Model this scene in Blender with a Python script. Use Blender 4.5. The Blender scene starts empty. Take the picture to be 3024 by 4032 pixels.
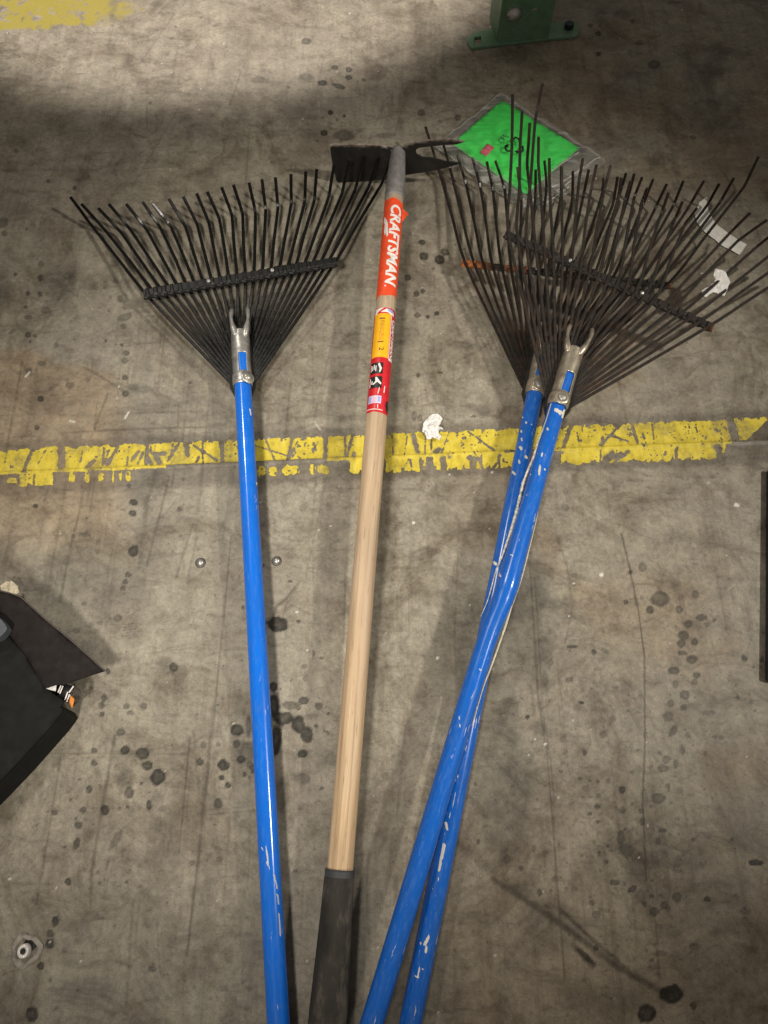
import bpy, bmesh, math, random
import numpy as np
from mathutils import Vector, Matrix
random.seed(7)
RNG = np.random.default_rng(11)
SC = bpy.context.scene
COL = SC.collection

# ------------------------------------------------------------------ camera model
H, PITCH, F, CX, CY = 1.10, math.radians(67.0), 3030.0, 1512.0, 2016.0
CAM = Vector((0, 0, H))
FWD = Vector((0, math.cos(PITCH), -math.sin(PITCH)))
UPV = Vector((0, math.sin(PITCH), math.cos(PITCH)))
RGT = Vector((1, 0, 0))

def ray(u, v):
    return FWD + RGT * ((u - CX) / F) - UPV * ((v - CY) / F)
def G(u, v, h=0.0):
    """point at height h seen at photo coordinate u, v"""
    d = ray(u, v)
    return CAM + d * ((h - H) / d.z)
def on_plane(u, v, p0, n):
    d = ray(u, v)
    return CAM + d * ((p0 - CAM).dot(n) / d.dot(n))
def proj(p):
    q = p - CAM
    z = q.dot(FWD)
    return CX + F * q.x / z, CY - F * q.dot(UPV) / z
def zt(ox, oy, s):
    return lambda x, y: (ox + x * s, oy + y * s)

cam = bpy.data.cameras.new('camera')
cam.sensor_fit = 'VERTICAL'
cam.sensor_height = 4032.0 / 100
cam.sensor_width = 3024.0 / 100
cam.lens = F / 100
cam.clip_start, cam.clip_end = 0.02, 100
cam_o = bpy.data.objects.new('camera', cam)
COL.objects.link(cam_o)
m3 = Matrix((RGT, UPV, -FWD)).transposed()
cam_o.matrix_world = Matrix.Translation(CAM) @ m3.to_4x4()
SC.camera = cam_o

# ------------------------------------------------------------------ object helpers
def tag(o, label=None, cat=None, group=None, kind=None):
    if label: o['label'] = label
    if cat: o['category'] = cat
    if group: o['group'] = group
    if kind: o['kind'] = kind
    return o
def empty(name, loc, label, cat, group=None):
    o = bpy.data.objects.new(name, None)
    COL.objects.link(o)
    o.location = loc
    o.empty_display_size = 0.02
    return tag(o, label, cat, group)
def link_mesh(name, me, mat, parent=None):
    o = bpy.data.objects.new(name, me)
    COL.objects.link(o)
    if mat: me.materials.append(mat)
    if parent:
        o.parent = parent
        o.matrix_parent_inverse = Matrix.Translation(-Vector(parent.location))
    return o
def mesh_obj(name, verts, faces, mat, parent=None, smooth=True):
    me = bpy.data.meshes.new(name)
    me.from_pydata([tuple(v) for v in verts], [], faces)
    me.update()
    if smooth:
        me.polygons.foreach_set('use_smooth', [True] * len(me.polygons))
    return link_mesh(name, me, mat, parent)
def bm_obj(name, bm, mat, parent=None, smooth=False):
    me = bpy.data.meshes.new(name)
    bm.normal_update()
    bm.to_mesh(me)
    bm.free()
    if smooth:
        me.polygons.foreach_set('use_smooth', [True] * len(me.polygons))
    return link_mesh(name, me, mat, parent)

def catmull(pts, n):
    P = [Vector(p) for p in pts]
    P = [P[0] * 2 - P[1]] + P + [P[-1] * 2 - P[-2]]
    out = []
    for i in range(1, len(P) - 2):
        p0, p1, p2, p3 = P[i - 1], P[i], P[i + 1], P[i + 2]
        for k in range(n):
            t = k / n
            out.append(0.5 * ((2 * p1) + (p2 - p0) * t + (2 * p0 - 5 * p1 + 4 * p2 - p3) * t * t + (3 * p1 - p0 - 3 * p2 + p3) * t ** 3))
    out.append(P[-2])
    return out

def sweep(path, rad, sides=20, ref=Vector((0, 0, 1)), prof=None, caps=True, wob=0.0):
    """sweep a round (or given) profile along path; rad: number or function of index fraction"""
    V, Fc = [], []
    n = len(path)
    acc = 0.0
    for i, p in enumerate(path):
        t = (path[min(i + 1, n - 1)] - path[max(i - 1, 0)]).normalized()
        side = t.cross(ref)
        if side.length < 1e-5: side = Vector((1, 0, 0))
        side.normalize()
        nrm = side.cross(t).normalized()
        r = rad(i / (n - 1)) if callable(rad) else rad
        if prof:
            for a, b in prof:
                V.append(p + side * (a * r) + nrm * (b * r))
        else:
            for k in range(sides):
                an = 2 * math.pi * k / sides
                V.append(p + side * (math.cos(an) * r) + nrm * (math.sin(an) * r))
    m = len(prof) if prof else sides
    for i in range(n - 1):
        for k in range(m):
            a, b = i * m + k, i * m + (k + 1) % m
            Fc.append((a, b, b + m, a + m))
    if caps:
        Fc.append(tuple(range(m))[::-1])
        Fc.append(tuple(range((n - 1) * m, n * m)))
    return V, Fc

def join(*parts):
    V, Fc = [], []
    for v, f in parts:
        o = len(V)
        V += list(v)
        Fc += [tuple(i + o for i in q) for q in f]
    return V, Fc

def add_attr(o, name, vals, dom='POINT', typ='FLOAT'):
    a = o.data.attributes.new(name, typ, dom)
    key = 'value' if typ == 'FLOAT' else 'color'
    a.data.foreach_set(key, np.asarray(vals, dtype=np.float32).ravel())

# ------------------------------------------------------------------ material helpers
class NT:
    def __init__(s, name):
        s.m = bpy.data.materials.new(name)
        s.m.use_nodes = True
        s.t = s.m.node_tree
        s.t.nodes.clear()
        s.out = s.n('ShaderNodeOutputMaterial')
        s.b = s.n('ShaderNodeBsdfPrincipled')
        s.l(s.b.outputs[0], s.out.inputs[0])
    def n(s, typ, **kw):
        x = s.t.nodes.new(typ)
        for k, v in kw.items():
            if k.startswith('i_'): x.inputs[k[2:].replace('_', ' ')].default_value = v
            else: setattr(x, k, v)
        return x
    def l(s, a, b): s.t.links.new(a, b)
    def noise(s, scale, detail=3, rough=0.55, vec=None, dist=0.0):
        x = s.n('ShaderNodeTexNoise')
        x.inputs['Scale'].default_value = scale
        x.inputs['Detail'].default_value = detail
        x.inputs['Roughness'].default_value = rough
        x.inputs['Distortion'].default_value = dist
        s.l(vec if vec else s.coord(), x.inputs['Vector'])
        return x.outputs['Fac']
    def coord(s):
        if not hasattr(s, '_g'): s._g = s.n('ShaderNodeTexCoord')
        return s._g.outputs['Object']
    def mapped(s, scale, loc=(0, 0, 0), rot=(0, 0, 0), vec=None):
        x = s.n('ShaderNodeMapping')
        x.inputs['Scale'].default_value = scale
        x.inputs['Location'].default_value = loc
        x.inputs['Rotation'].default_value = rot
        s.l(vec if vec else s.coord(), x.inputs['Vector'])
        return x.outputs[0]
    def ramp(s, fac, stops):
        x = s.n('ShaderNodeValToRGB')
        e = x.color_ramp.elements
        while len(e) < len(stops): e.new(0.5)
        for q, (p, c) in zip(e, stops):
            q.position = p
            q.color = (*c, 1) if not isinstance(c, (int, float)) else (c, c, c, 1)
        s.l(fac, x.inputs[0])
        return x.outputs[0]
    def mix(s, fac, a, b, mode='MIX'):
        x = s.n('ShaderNodeMix', data_type='RGBA', blend_type=mode)
        for sock, val in ((x.inputs[0], fac), (x.inputs[6], a), (x.inputs[7], b)):
            if isinstance(val, (int, float)): sock.default_value = val if sock.type == 'VALUE' else (val, val, val, 1)
            elif isinstance(val, tuple): sock.default_value = (*val, 1)
            else: s.l(val, sock)
        return x.outputs[2]
    def math(s, op, a, b=0.0):
        x = s.n('ShaderNodeMath', operation=op)
        for sock, val in ((x.inputs[0], a), (x.inputs[1], b)):
            if isinstance(val, (int, float)): sock.default_value = val
            else: s.l(val, sock)
        return x.outputs[0]
    def attr(s, name, out='Fac'):
        x = s.n('ShaderNodeAttribute')
        x.attribute_name = name
        return x.outputs[out]
    def bump(s, h, strength=0.3, dist=0.001):
        x = s.n('ShaderNodeBump')
        x.inputs['Strength'].default_value = strength
        x.inputs['Distance'].default_value = dist
        s.l(h, x.inputs['Height'])
        s.l(x.outputs[0], s.b.inputs['Normal'])
    def set(s, color=None, rough=None, metal=None, spec=None):
        for key, val in (('Base Color', color), ('Roughness', rough), ('Metallic', metal), ('Specular IOR Level', spec)):
            if val is None: continue
            if isinstance(val, tuple): s.b.inputs[key].default_value = (*val, 1)
            elif isinstance(val, (int, float)): s.b.inputs[key].default_value = val
            else: s.l(val, s.b.inputs[key])
        return s

def simple(name, c, rough=0.5, metal=0.0, var=0.25, scale=60, spec=0.5):
    t = NT(name)
    f = t.ramp(t.noise(scale, 4), [(0.3, 1 - var), (0.7, 1 + var * 0.4)])
    t.set(t.mix(1.0, c, f, 'MULTIPLY'), t.ramp(t.noise(scale * 1.7, 3), [(0.3, max(rough - .1, .02)), (0.7, min(rough + .12, 1))]), metal, spec)
    return t.m

# ------------------------------------------------------------------ numpy value noise
def vnoise(x, y, seed):
    r = np.random.default_rng(seed).random((256, 256))
    xi, yi = np.floor(x).astype(int), np.floor(y).astype(int)
    fx, fy = x - xi, y - yi
    fx, fy = fx * fx * (3 - 2 * fx), fy * fy * (3 - 2 * fy)
    a, b = r[xi % 256, yi % 256], r[(xi + 1) % 256, yi % 256]
    c, d = r[xi % 256, (yi + 1) % 256], r[(xi + 1) % 256, (yi + 1) % 256]
    return (a * (1 - fx) + b * fx) * (1 - fy) + (c * (1 - fx) + d * fx) * fy
def fbm(x, y, seed, oct=4):
    s, a, t = 0, 0.5, 0
    for k in range(oct):
        s = s + a * vnoise(x * 2 ** k, y * 2 ** k, seed + k)
        t += a
        a *= 0.55
    return s / t
def sstep(a, b, x):
    t = np.clip((x - a) / (b - a), 0, 1)
    return t * t * (3 - 2 * t)
def px_of(X, Y, Z=0.0):
    """photo coordinates of points (numpy)"""
    dy, dz = Y, Z - H
    z = dy * FWD.y + dz * FWD.z
    return CX + F * X / z, CY - F * (dy * UPV.y + dz * UPV.z) / z
def seg_dist(U, V, a, b):
    dx, dy = b[0] - a[0], b[1] - a[1]
    t = np.clip(((U - a[0]) * dx + (V - a[1]) * dy) / (dx * dx + dy * dy + 1e-9), 0, 1)
    return np.hypot(U - a[0] - t * dx, V - a[1] - t * dy), t

# ------------------------------------------------------------------ floor
STEP = 0.0021
xs = np.arange(-0.98, 0.98 + STEP, STEP)
ys = np.arange(-0.26, 1.86 + STEP, STEP)
NX, NY = len(xs), len(ys)
X, Y = np.meshgrid(xs, ys)
U, V = px_of(X, Y)
VROW = V[:, 0]
stain_shade = np.zeros_like(X)
scr = np.zeros_like(X)
pale = np.zeros_like(X)
n_edge = fbm(X * 120 + 50, Y * 120 + 50, 3, 3) - 0.5
n_fine = fbm(X * 400 + 50, Y * 400 + 50, 23, 2)

def rows(v0, v1):
    idx = np.where((VROW >= v0) & (VROW <= v1))[0]
    return slice(idx[0], idx[-1] + 1) if len(idx) else slice(0, 0)

def drop(u, v, rx, ry=None, d=0.75, soft=0.12, rot=0.0):
    ry = ry or rx
    soft = max(soft, .13) if rx > 8 else max(soft, .2)
    R = max(rx, ry) * (1.4 + soft)
    s = rows(v - R, v + R)
    if s.stop <= s.start: return
    du, dv = U[s] - u, V[s] - v
    if rot:
        c, q = math.cos(rot), math.sin(rot)
        du, dv = du * c + dv * q, -du * q + dv * c
    r = np.hypot(du / rx, dv / ry) + n_edge[s] * (0.55 if rx > 14 else 0.3)
    m = (1 - sstep(1 - soft, 1 + soft, r)) * d * (0.78 + 0.4 * n_fine[s])
    m = m * (1 - 0.22 * (1 - sstep(0.2, 0.9, r)))
    stain_shade[s] = np.maximum(stain_shade[s], m * 1.2)

def drops(tf, sc, lst, d=0.7):
    for q in lst:
        x, y, r = q[:3]
        ry = q[3] if len(q) > 3 else r
        dd = q[4] if len(q) > 4 else d
        so = q[5] if len(q) > 5 else 0.12
        ro = q[6] if len(q) > 6 else 0
        u, v = tf(x, y)
        drop(u, v, r * sc, ry * sc, dd, so, ro)

drops(zt(0, 700, .6028), .6028, [(240,1630,18),(265,1445,22,22,.9),(825,1145,22,18,.6),(815,1195,22,20,.55),(815,1305,20,18,.7),(820,1410,25,24,.75),(870,1370,42,22,.5,.5),
 (450,1355,20,20,.5),(805,970,18,18,.5),(815,910,50,24,.45,.2,-.4),(300,865,35,25,.45,.2),(185,1025,20,18,.75),(228,1030,14,12,.7),(197,1072,9),(182,755,14),(262,655,17,22),(262,760,17),
 (440,640,27,22,.5),(268,563,20,20,.45),(170,845,12,12),(190,912,30,14,.5),(100,630,12),(20,290,36,36,.45),(25,365,20,20,.5),(315,22,14),(487,67,14),(785,790,20,24,.55),(740,560,20,26,.4),
 (175,337,8),(185,1260,18,18,.5),(270,1215,30,18,.45),(795,1092,11),(757,1090,6),(690,1065,9),(485,1055,10,10,.5),(755,675,20,14,.5),(575,1320,15,15,.4),(240,1255,15,15,.35),(1243,1340,13,10),
 (720,780,9,9,.5),(390,700,125,110,.32,.6),(0,780,70,70,.3,.6),(620,720,20,20,.3),(690,700,14,30,.3),(710,870,14,8,.5,.2,.8),(930,1385,60,20,.3,.6),(345,1370,40,14,.4,.4,-.6)])
drops(zt(0, 1300, .9644), .9644, [(145,718,11,10,.8),(545,703,17,14,.85),(543,748,16,14,.85),(525,635,9,9,.6),(545,900,20,26,.8,.12,.3),(522,1000,14,12,.75),(513,1028,13,12,.7),(503,1055,13,12,.65),(118,168,12,12,.5),
 (400,860,9,9,.5),(300,840,8,8,.5),(350,835,22,10,.45),(400,905,12,8,.4),(230,60,10,10,.4),(290,225,14,12,.45),(60,1000,120,60,.2,.7)])
drops(zt(0, 2200, .4522), .4522, [(735,395,25,20,.5),(965,515,14,12,.6),(620,400,15,15,.4),(530,130,70,60,.4,.6),(665,625,28,24,.45),(940,980,24,22,.8),(905,1215,26,34,.7),(890,1265,20,24,.7),(885,1355,24,24,.75),
 (1100,1285,28,28,.6),(1130,1345,34,22,.5),(1252,1283,30,30,.55),(1055,1510,38,36,.6),(870,560,28,24,.4),(1510,950,40,40,.75),(430,170,30,28,.4),(240,1960,22,22,.3),(165,2100,28,28,.35),(610,2100,12,12,.4),
 (700,1920,14,12,.5),(595,2030,20,14,.4),(910,900,60,120,.15,.8),(1390,500,70,70,.25,.7),(1420,920,70,50,.2,.6),(760,770,60,60,.35,.6)])  # large soft blots along the flap paint its shadow onto the floor
drops(zt(0, 2900, .6631), .6631, [(560,83,18),(558,157,19),(742,78,26,26,.8),(848,105,38,38,.8),(875,172,32,28,.8),(940,240,44,48,.9),(530,313,20,24),(325,450,20),(495,435,18),(622,435,27,30,.8),(468,525,25,20),(450,488,8),
 (455,635,20,36,.7,.12,.3),(405,862,21,21,.85),(330,1100,24,28,.85),(300,1170,24,26,.7),(297,1230,27,30,.85),(243,1365,22,25,.85),(455,1222,18,18,.4),(885,405,18,30,.8),(768,335,26,34,.65),(755,415,10),(710,425,8),
 (965,430,20,20,.35),(1187,150,22,26,.75),(1315,243,18,16,.8),(1352,288,16,16,.75),(1333,175,30,26,.85),(1430,135,28,26,.85),(1297,402,28,28,.6),(1140,748,16,16,.45),(1230,733,10,10,.5),(1300,730,20,20,.4),
 (1145,950,14,20,.3),(993,985,8),(752,865,9),(590,872,9),(610,1080,12,10,.4),(690,610,20,70,.4,.25,.55),(640,760,10,40,.4,.3,.3),(190,1650,40,44,.8),(300,1445,12,18,.5),(335,1610,14,14,.4),(500,1500,130,70,.35,.7),
 (385,655,8),(840,280,9),(890,330,8),(475,255,9),(420,375,8),(265,670,15,15,.35),(380,1270,18,18,.35),(750,250,50,50,.4,.6),(930,360,40,30,.3,.6),(1460,100,60,60,.6,.5),(1500,190,18,30,.8),(165,285,14,14,.3),
 (115,375,22,22,.3),(375,50,12,12,.4),(1210,50,20,22,.5),(1295,45,14,12,.5),(1020,50,6),(1380,1160,10,14,.3),(1320,1500,40,20,.35),(1480,1500,14,12,.4),(1155,1490,12,12,.3),(830,770,14,10,.35),(950,560,60,60,.2,.7)])
drops(zt(800, 2100, .5425), .5425, [(540,660,75,58,.95,.1),(245,1430,54,46,.85),(245,1530,28,34,.7),(510,1115,30,40,.85),(730,1215,36,28,.75),(840,1255,28,26,.6),(580,1345,75,48,.85),(690,1390,55,62,.85),(750,1460,45,62,.8),
 (720,1600,42,32,.9),(735,965,20,20,.45),(740,1055,20,20,.45),(140,1680,34,45,.9),(135,1775,22,20,.85),(180,1830,22,22,.8),(110,1965,36,38,.7),(275,1640,40,26,.85),(300,1750,18,14,.75,.1,-.6),(510,1250,45,95,.95,.2),
 (530,1500,40,110,.95,.2),(560,1900,60,130,.45,.5),(720,1780,62,40,.45),(290,540,14),(630,350,18,9),(690,640,18,12),(890,1440,36,9,.7,.1,.7),(820,1400,16),(105,1245,10),(640,1250,70,30,.55,.2),(330,1400,22,80,.7,.4),
 (340,1680,30,30,.7,.3),(800,870,10,28,.5),(860,905,18,8,.5),(690,1270,20,14,.7),(560,1130,9),(910,1310,12),(860,1850,16,14,.6),(930,1640,60,60,.4,.5),(860,1690,40,40,.35,.5),(1030,1480,60,200,.3,.8)])
drops(zt(1500, 950, .422), .422, [(400,140,42,38,.75),(545,170,45,42,.8),(595,100,42,34,.7),(250,340,30,30,.7),(330,490,28,28,.7),(390,465,22,22,.75),(520,675,22,20,.8),(435,705,18,18,.8),(340,690,32,26,.6),(345,1250,20,20,.7),
 (555,1225,28,10,.6),(310,1630,25,48,.5),(365,1650,24,36,.45),(865,1635,22,10,.6),(490,255,14,14,.6),(385,10,34,22,.7),(800,960,70,40,.3,.6),(960,1580,60,50,.4,.5),(1150,1100,70,120,.3,.7),(360,610,60,60,.25,.7)])
drops(zt(1000, 100, .5425), .5425, [(585,305,28,18,.75),(690,322,24,18,.75),(687,378,24,18,.8),(795,397,18,14,.6),(500,418,32,20,.8),(615,440,52,18,.75,.15,.3),(555,632,20,18,.9),(655,657,15,14,.8),(500,670,10,10,.5),(605,685,12,10,.5),
 (510,782,26,22,.85),(1215,635,28,22,.55),(1480,670,22,24,.6),(1350,700,15,15,.4),(380,115,38,22,.6),(655,800,72,42,.5,.15),(1065,695,26,18,.35),(370,375,48,30,.4,.4),(250,450,18,12,.4),(950,800,70,20,.4,.4),
 (340,600,50,40,.35,.5),(40,395,60,24,.4,.6)])
drops(zt(2250, 0, .4666), .4666, [(700,545,54,40,.6),(230,455,20,20,.85),(225,285,26,24,.75),(160,215,24,20,.6),(515,180,18,16,.7),(575,360,26,22,.45),(1025,1160,26,18,.5),(150,325,10,10,.6),(430,120,70,40,.4,.3),(240,215,12,10,.5),
 (1250,460,90,60,.25,.7),(460,600,70,60,.25,.6),(360,800,90,70,.2,.7),(870,20,60,16,.5,.3)])
drops(zt(1700, 2100, .8733), .8733, [(1030,295,42,34,.6),(985,345,18),(1115,345,17,17,.6),(1155,410,20,18),(1215,380,30,13),(1240,410,14,10,.5),(1135,460,24,20,.65),(1125,495,19,19,.7),(1185,490,16,16,.7),(1130,540,22,11),(1175,570,25,18),
 (1090,620,27,18),(1195,640,16,14),(1185,670,14,14,.5),(1140,730,22,20,.6),(1098,680,14,18,.5),(1135,785,16,16,.5),(1065,825,26,24,.5),(1078,765,16,18,.5),(1090,890,16,28,.55,.15,.5),(1155,912,12,14,.5),(1130,980,12,22,.55),
 (1100,1040,14,20,.55),(1045,1060,26,18,.55),(1410,563,12,18,.8,.1,-.5),(875,310,10),(635,510,24,10),(730,535,10,12),(675,762,14,8,.85),(433,828,10,9,.9),(775,905,18,16,.5),(815,835,16,14,.4),(690,990,10,16,.7),(858,1155,18,18,.85),
 (745,1232,14,12),(712,1265,9),(748,1118,9),(712,1115,7),(1020,1195,32,24,.6),(945,1250,14),(855,1370,20,32,.6),(1020,1385,14,18),(950,1300,14,20),(880,1430,36,32,.6),(785,1480,10),(755,1445,10),(825,1575,22,14),(905,1605,26,16,.75,.1,-.7),
 (1105,1640,20,24,.65),(1240,1650,16,14,.85),(940,1640,26,36,.45),(990,1635,12),(1050,1680,20),(1005,1705,22,18,.75),(485,1620,12,18,.6),(1465,1485,36,16,.9),(1415,1705,26,16,.5),(1185,1865,26,20,.5),(1080,2080,55,45,1.0,.15),
 (970,2165,42,40,.9),(1180,2130,16,14,.7),(690,1905,62,14,.8,.2,.75),(340,1470,22,20,.5),(860,1250,18,14,.5),(1180,1380,12),(1355,1380,8),(1275,390,10),(1450,600,8),(1490,570,10,14,.6),(1250,810,34,12,.35),(950,150,18,24,.5),
 (895,175,10),(1190,275,18,18,.5),(620,660,20,14,.5),(510,650,18,40,.45,.3),(480,880,40,28,.35,.4),(400,1020,50,40,.4,.5),(270,1240,20,16,.4),(340,1335,10),(210,1390,10),(1110,1480,20,30,.5),(990,1250,60,100,.25,.7),(1000,1450,110,110,.3,.7),
 (930,1500,60,50,.4,.5),(620,320,30,60,.3,.6),(640,200,20,30,.3,.6),(520,560,26,70,.4,.5),(780,530,20,12,.4,.3,.5),(590,1035,10,12,.5),(670,1105,12,10,.5),(640,1600,12,10,.4),(960,1670,14),(750,1300,9),(790,1700,14,12,.4),(1040,1340,20,10),
 (390,1600,60,24,.4,.6,.5),(180,1720,30,20,.4,.5),(560,1560,18,12,.4),(1440,760,10,16,.4),(1380,740,8),(740,1870,12),(1030,1895,30,12,.35)])
# scattered small spots
for k in range(420):
    u, v = RNG.uniform(-100, 3100), RNG.uniform(20, 4030)
    r = 2.2 + RNG.pareto(2.2) * 2.6
    drop(u, v, min(r, 14) * (1 + .3 * RNG.random()), min(r, 14), RNG.uniform(.2, .6))
for k in range(260):
    u, v = RNG.normal(2480, 260), RNG.normal(3250, 360)
    r = 4 + RNG.pareto(2.5) * 4
    drop(u, v, min(r, 17), min(r, 17) * RNG.uniform(.6, 1.1), RNG.uniform(.25, .6))
# broad grime areas, plus soft shadows painted in beside handles, box and rack
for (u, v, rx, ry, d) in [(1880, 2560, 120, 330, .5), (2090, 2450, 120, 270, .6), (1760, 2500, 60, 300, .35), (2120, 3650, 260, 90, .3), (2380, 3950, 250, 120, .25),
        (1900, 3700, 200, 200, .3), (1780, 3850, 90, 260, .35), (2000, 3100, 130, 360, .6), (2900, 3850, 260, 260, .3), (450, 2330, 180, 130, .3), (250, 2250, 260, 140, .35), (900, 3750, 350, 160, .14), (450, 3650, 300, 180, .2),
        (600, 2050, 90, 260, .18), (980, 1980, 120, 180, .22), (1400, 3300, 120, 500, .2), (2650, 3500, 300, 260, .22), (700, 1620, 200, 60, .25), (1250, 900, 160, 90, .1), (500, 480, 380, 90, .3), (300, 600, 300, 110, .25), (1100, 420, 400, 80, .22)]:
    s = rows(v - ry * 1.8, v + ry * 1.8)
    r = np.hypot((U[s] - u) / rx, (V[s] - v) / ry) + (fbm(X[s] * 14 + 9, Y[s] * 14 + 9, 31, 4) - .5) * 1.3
    stain_shade[s] = np.maximum(stain_shade[s], (1 - sstep(0.35, 1.25, r)) * d * .8 * (.45 + 1.1 * fbm(X[s] * 60 + 9, Y[s] * 60 + 9, 41, 3)))

def line(pts, w=3.0, d=0.6, soft=1.0, arr=None, brk=0.5):
    arr = scr if arr is None else arr
    for a, b in zip(pts[:-1], pts[1:]):
        s = rows(min(a[1], b[1]) - 5 * w, max(a[1], b[1]) + 5 * w)
        if s.stop <= s.start: continue
        dd, t = seg_dist(U[s], V[s], a, b)
        m = (1 - sstep(w * .3, w * (.8 + soft), dd)) * d * np.clip(1 - brk + 2 * brk * fbm(X[s] * 45 + 5, Y[s] * 45 + 5, int(abs(a[0] * 7 + b[1])) % 97, 3), 0, 1.2)
        arr[s] = np.maximum(arr[s], m)
def lines(tf, specs):
    for sp in specs:
        pts = [tf(*p) for p in sp[0]]
        line(pts, *sp[1:])
z = zt(1700, 2100, .8733)
lines(z, [([(855,0),(895,170),(935,370),(958,560),(960,960),(950,1200),(965,1570)],4,.85,.6,None,.25),([(1010,1750),(1025,2000)],4,.45),
 ([(440,120),(480,740),(520,1000),(545,1300),(570,1650),(600,2000)],4,.55,.8,None,.3),([(465,200),(500,800),(545,1100),(560,1650)],3,.4),
 ([(280,1560),(580,1760),(830,1950),(1060,2080)],11,.75,1.2,None,.4),([(575,1690),(700,1810),(860,1950),(1000,2050)],7,.75,1.),([(640,1860),(725,1950)],12,.75),
 ([(1255,470),(1300,630)],3,.3),([(560,0),(610,150),(635,330),(600,500)],4,.3),([(880,1720),(980,1790)],3,.25),([(100,1380),(330,1560)],14,.4,1.5)])
z = zt(0, 2900, .6631)
lines(z, [([(360,110),(290,560),(215,1000)],4,.45),([(680,0),(620,350),(575,600),(545,800),(538,1020)],6,.5),([(1130,0),(1090,400),(1060,690)],3.5,.5),([(1245,0),(1205,480),(1150,960),(1110,1300)],5,.6),([(1220,100),(1180,800)],3,.4),
 ([(790,970),(750,1600)],6,.35),([(830,960),(800,1250)],5,.3),([(930,1100),(950,1400)],3,.3),([(250,100),(700,100),(1110,105)],5,.35),([(1240,465),(1500,440)],4,.4),([(50,870),(310,880)],5,.3),([(380,1280),(620,1290)],4,.2),
 ([(1370,330),(1330,1000)],4,.3),([(1490,450),(1470,900)],3,.3),([(1090,1300),(1085,1700)],4,.2)])
z = zt(0, 1300, .9644)
lines(z, [([(90,130),(60,300),(20,520)],4,.45),([(440,260),(370,440)],3.5,.5),([(400,280),(380,430)],3,.35),([(345,620),(320,760),(290,870),(245,1110)],4,.5),([(335,600),(335,720)],3,.4),([(372,600),(350,720)],3,.4),([(385,600),(370,740)],3,.35),
 ([(690,600),(650,760),(600,960)],4,.5),([(640,570),(600,700),(570,950)],8,.4),([(715,560),(700,640)],5,.4),([(790,790),(745,920),(720,1010)],4,.45),([(805,840),(770,1000)],3,.35),([(270,418),(500,405),(860,395)],4,.5),
 ([(480,340),(830,330)],3,.3),([(0,350),(200,340)],3,.25),([(530,110),(520,220)],3,.4),([(500,60),(480,260)],3,.25),([(340,150),(430,200),(500,245)],4,.5),([(650,260),(740,300),(850,260)],5,.25),([(730,300),(725,420)],4,.35),([(760,330),(745,450)],3,.3),
 ([(870,480),(850,380)],3,.3),([(220,570),(180,700)],3,.3),([(450,700),(420,900)],4,.25),([(470,820),(440,1000)],3,.25),([(300,850),(330,930)],3,.4),([(1240,520),(1180,640)],3,.2),([(1290,600),(1275,800)],3,.25),([(1275,40),(1280,320)],3,.3),([(1190,200),(1160,460)],4,.3),
 ([(200,960),(260,1130)],3,.25),([(120,560),(115,640)],3,.25),([(1340,620),(1420,680)],3,.2),([(730,880),(1350,900)],2.5,.15)])
z = zt(800, 2100, .5425)
lines(z, [([(700,350),(600,480),(530,530),(510,610)],5,.6),([(680,400),(600,520),(570,640)],3,.4),([(600,500),(760,580),(780,590)],3,.35),([(205,20),(130,800),(40,1700),(0,2050)],3.5,.55),([(800,150),(800,500)],2.5,.3),([(430,20),(440,250)],3,.3),
 ([(30,2010),(360,1980)],3,.4),([(700,1500),(640,1800)],3,.2),([(720,650),(900,660)],3,.25)])
z = zt(1500, 950, .422)
lines(z, [([(640,600),(740,890)],4,.35),([(700,1130),(1000,960)],4,.25),([(350,600),(800,590)],3,.22),([(640,1300),(620,1480)],3,.15),([(560,950),(555,1050)],3,.2),([(1000,900),(1200,880)],3,.2)])
z = zt(0, 0, .9042)
lines(z, [([(640,370),(640,560)],3,.3),([(1050,310),(1000,460)],3,.4),([(1085,580),(1070,800)],4,.35),([(1000,560),(960,700)],3,.25),([(760,60),(600,290)],3,.25),([(20,740),(420,740),(680,640)],3,.25),([(1000,580),(1500,560)],3,.2),([(720,380),(700,560)],2.5,.2)])
z = zt(2400, 1000, .376)
lines(z, [([(950,1150),(810,1290)],3.5,.3),([(1330,550),(1460,700),(1310,730)],3,.2),([(1500,410),(1660,395)],4,.3),([(850,1200),(1200,900)],3,.2)])
for k in range(150):
    u, v = RNG.uniform(-100, 3100), RNG.uniform(0, 4000)
    L = RNG.uniform(60, 420)
    an = math.radians(90 + RNG.normal(6, 9)) if RNG.random() < .75 else math.radians(RNG.normal(-2, 25))
    line([(u, v), (u + math.cos(an) * L, v + math.sin(an) * L)], RNG.uniform(1.6, 3.6), RNG.uniform(.08, .34) * (1.0 if u < 1900 else .6))
# tyre tread imprint
for i in range(11):
    u, v = 530 - i * 2.6, 2385 + i * 12
    for k in range(4):
        drop(u + k * 14 - 20, v - k * 2, 5, 3, .45 if (i + k) % 3 else .2, .3)
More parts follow.
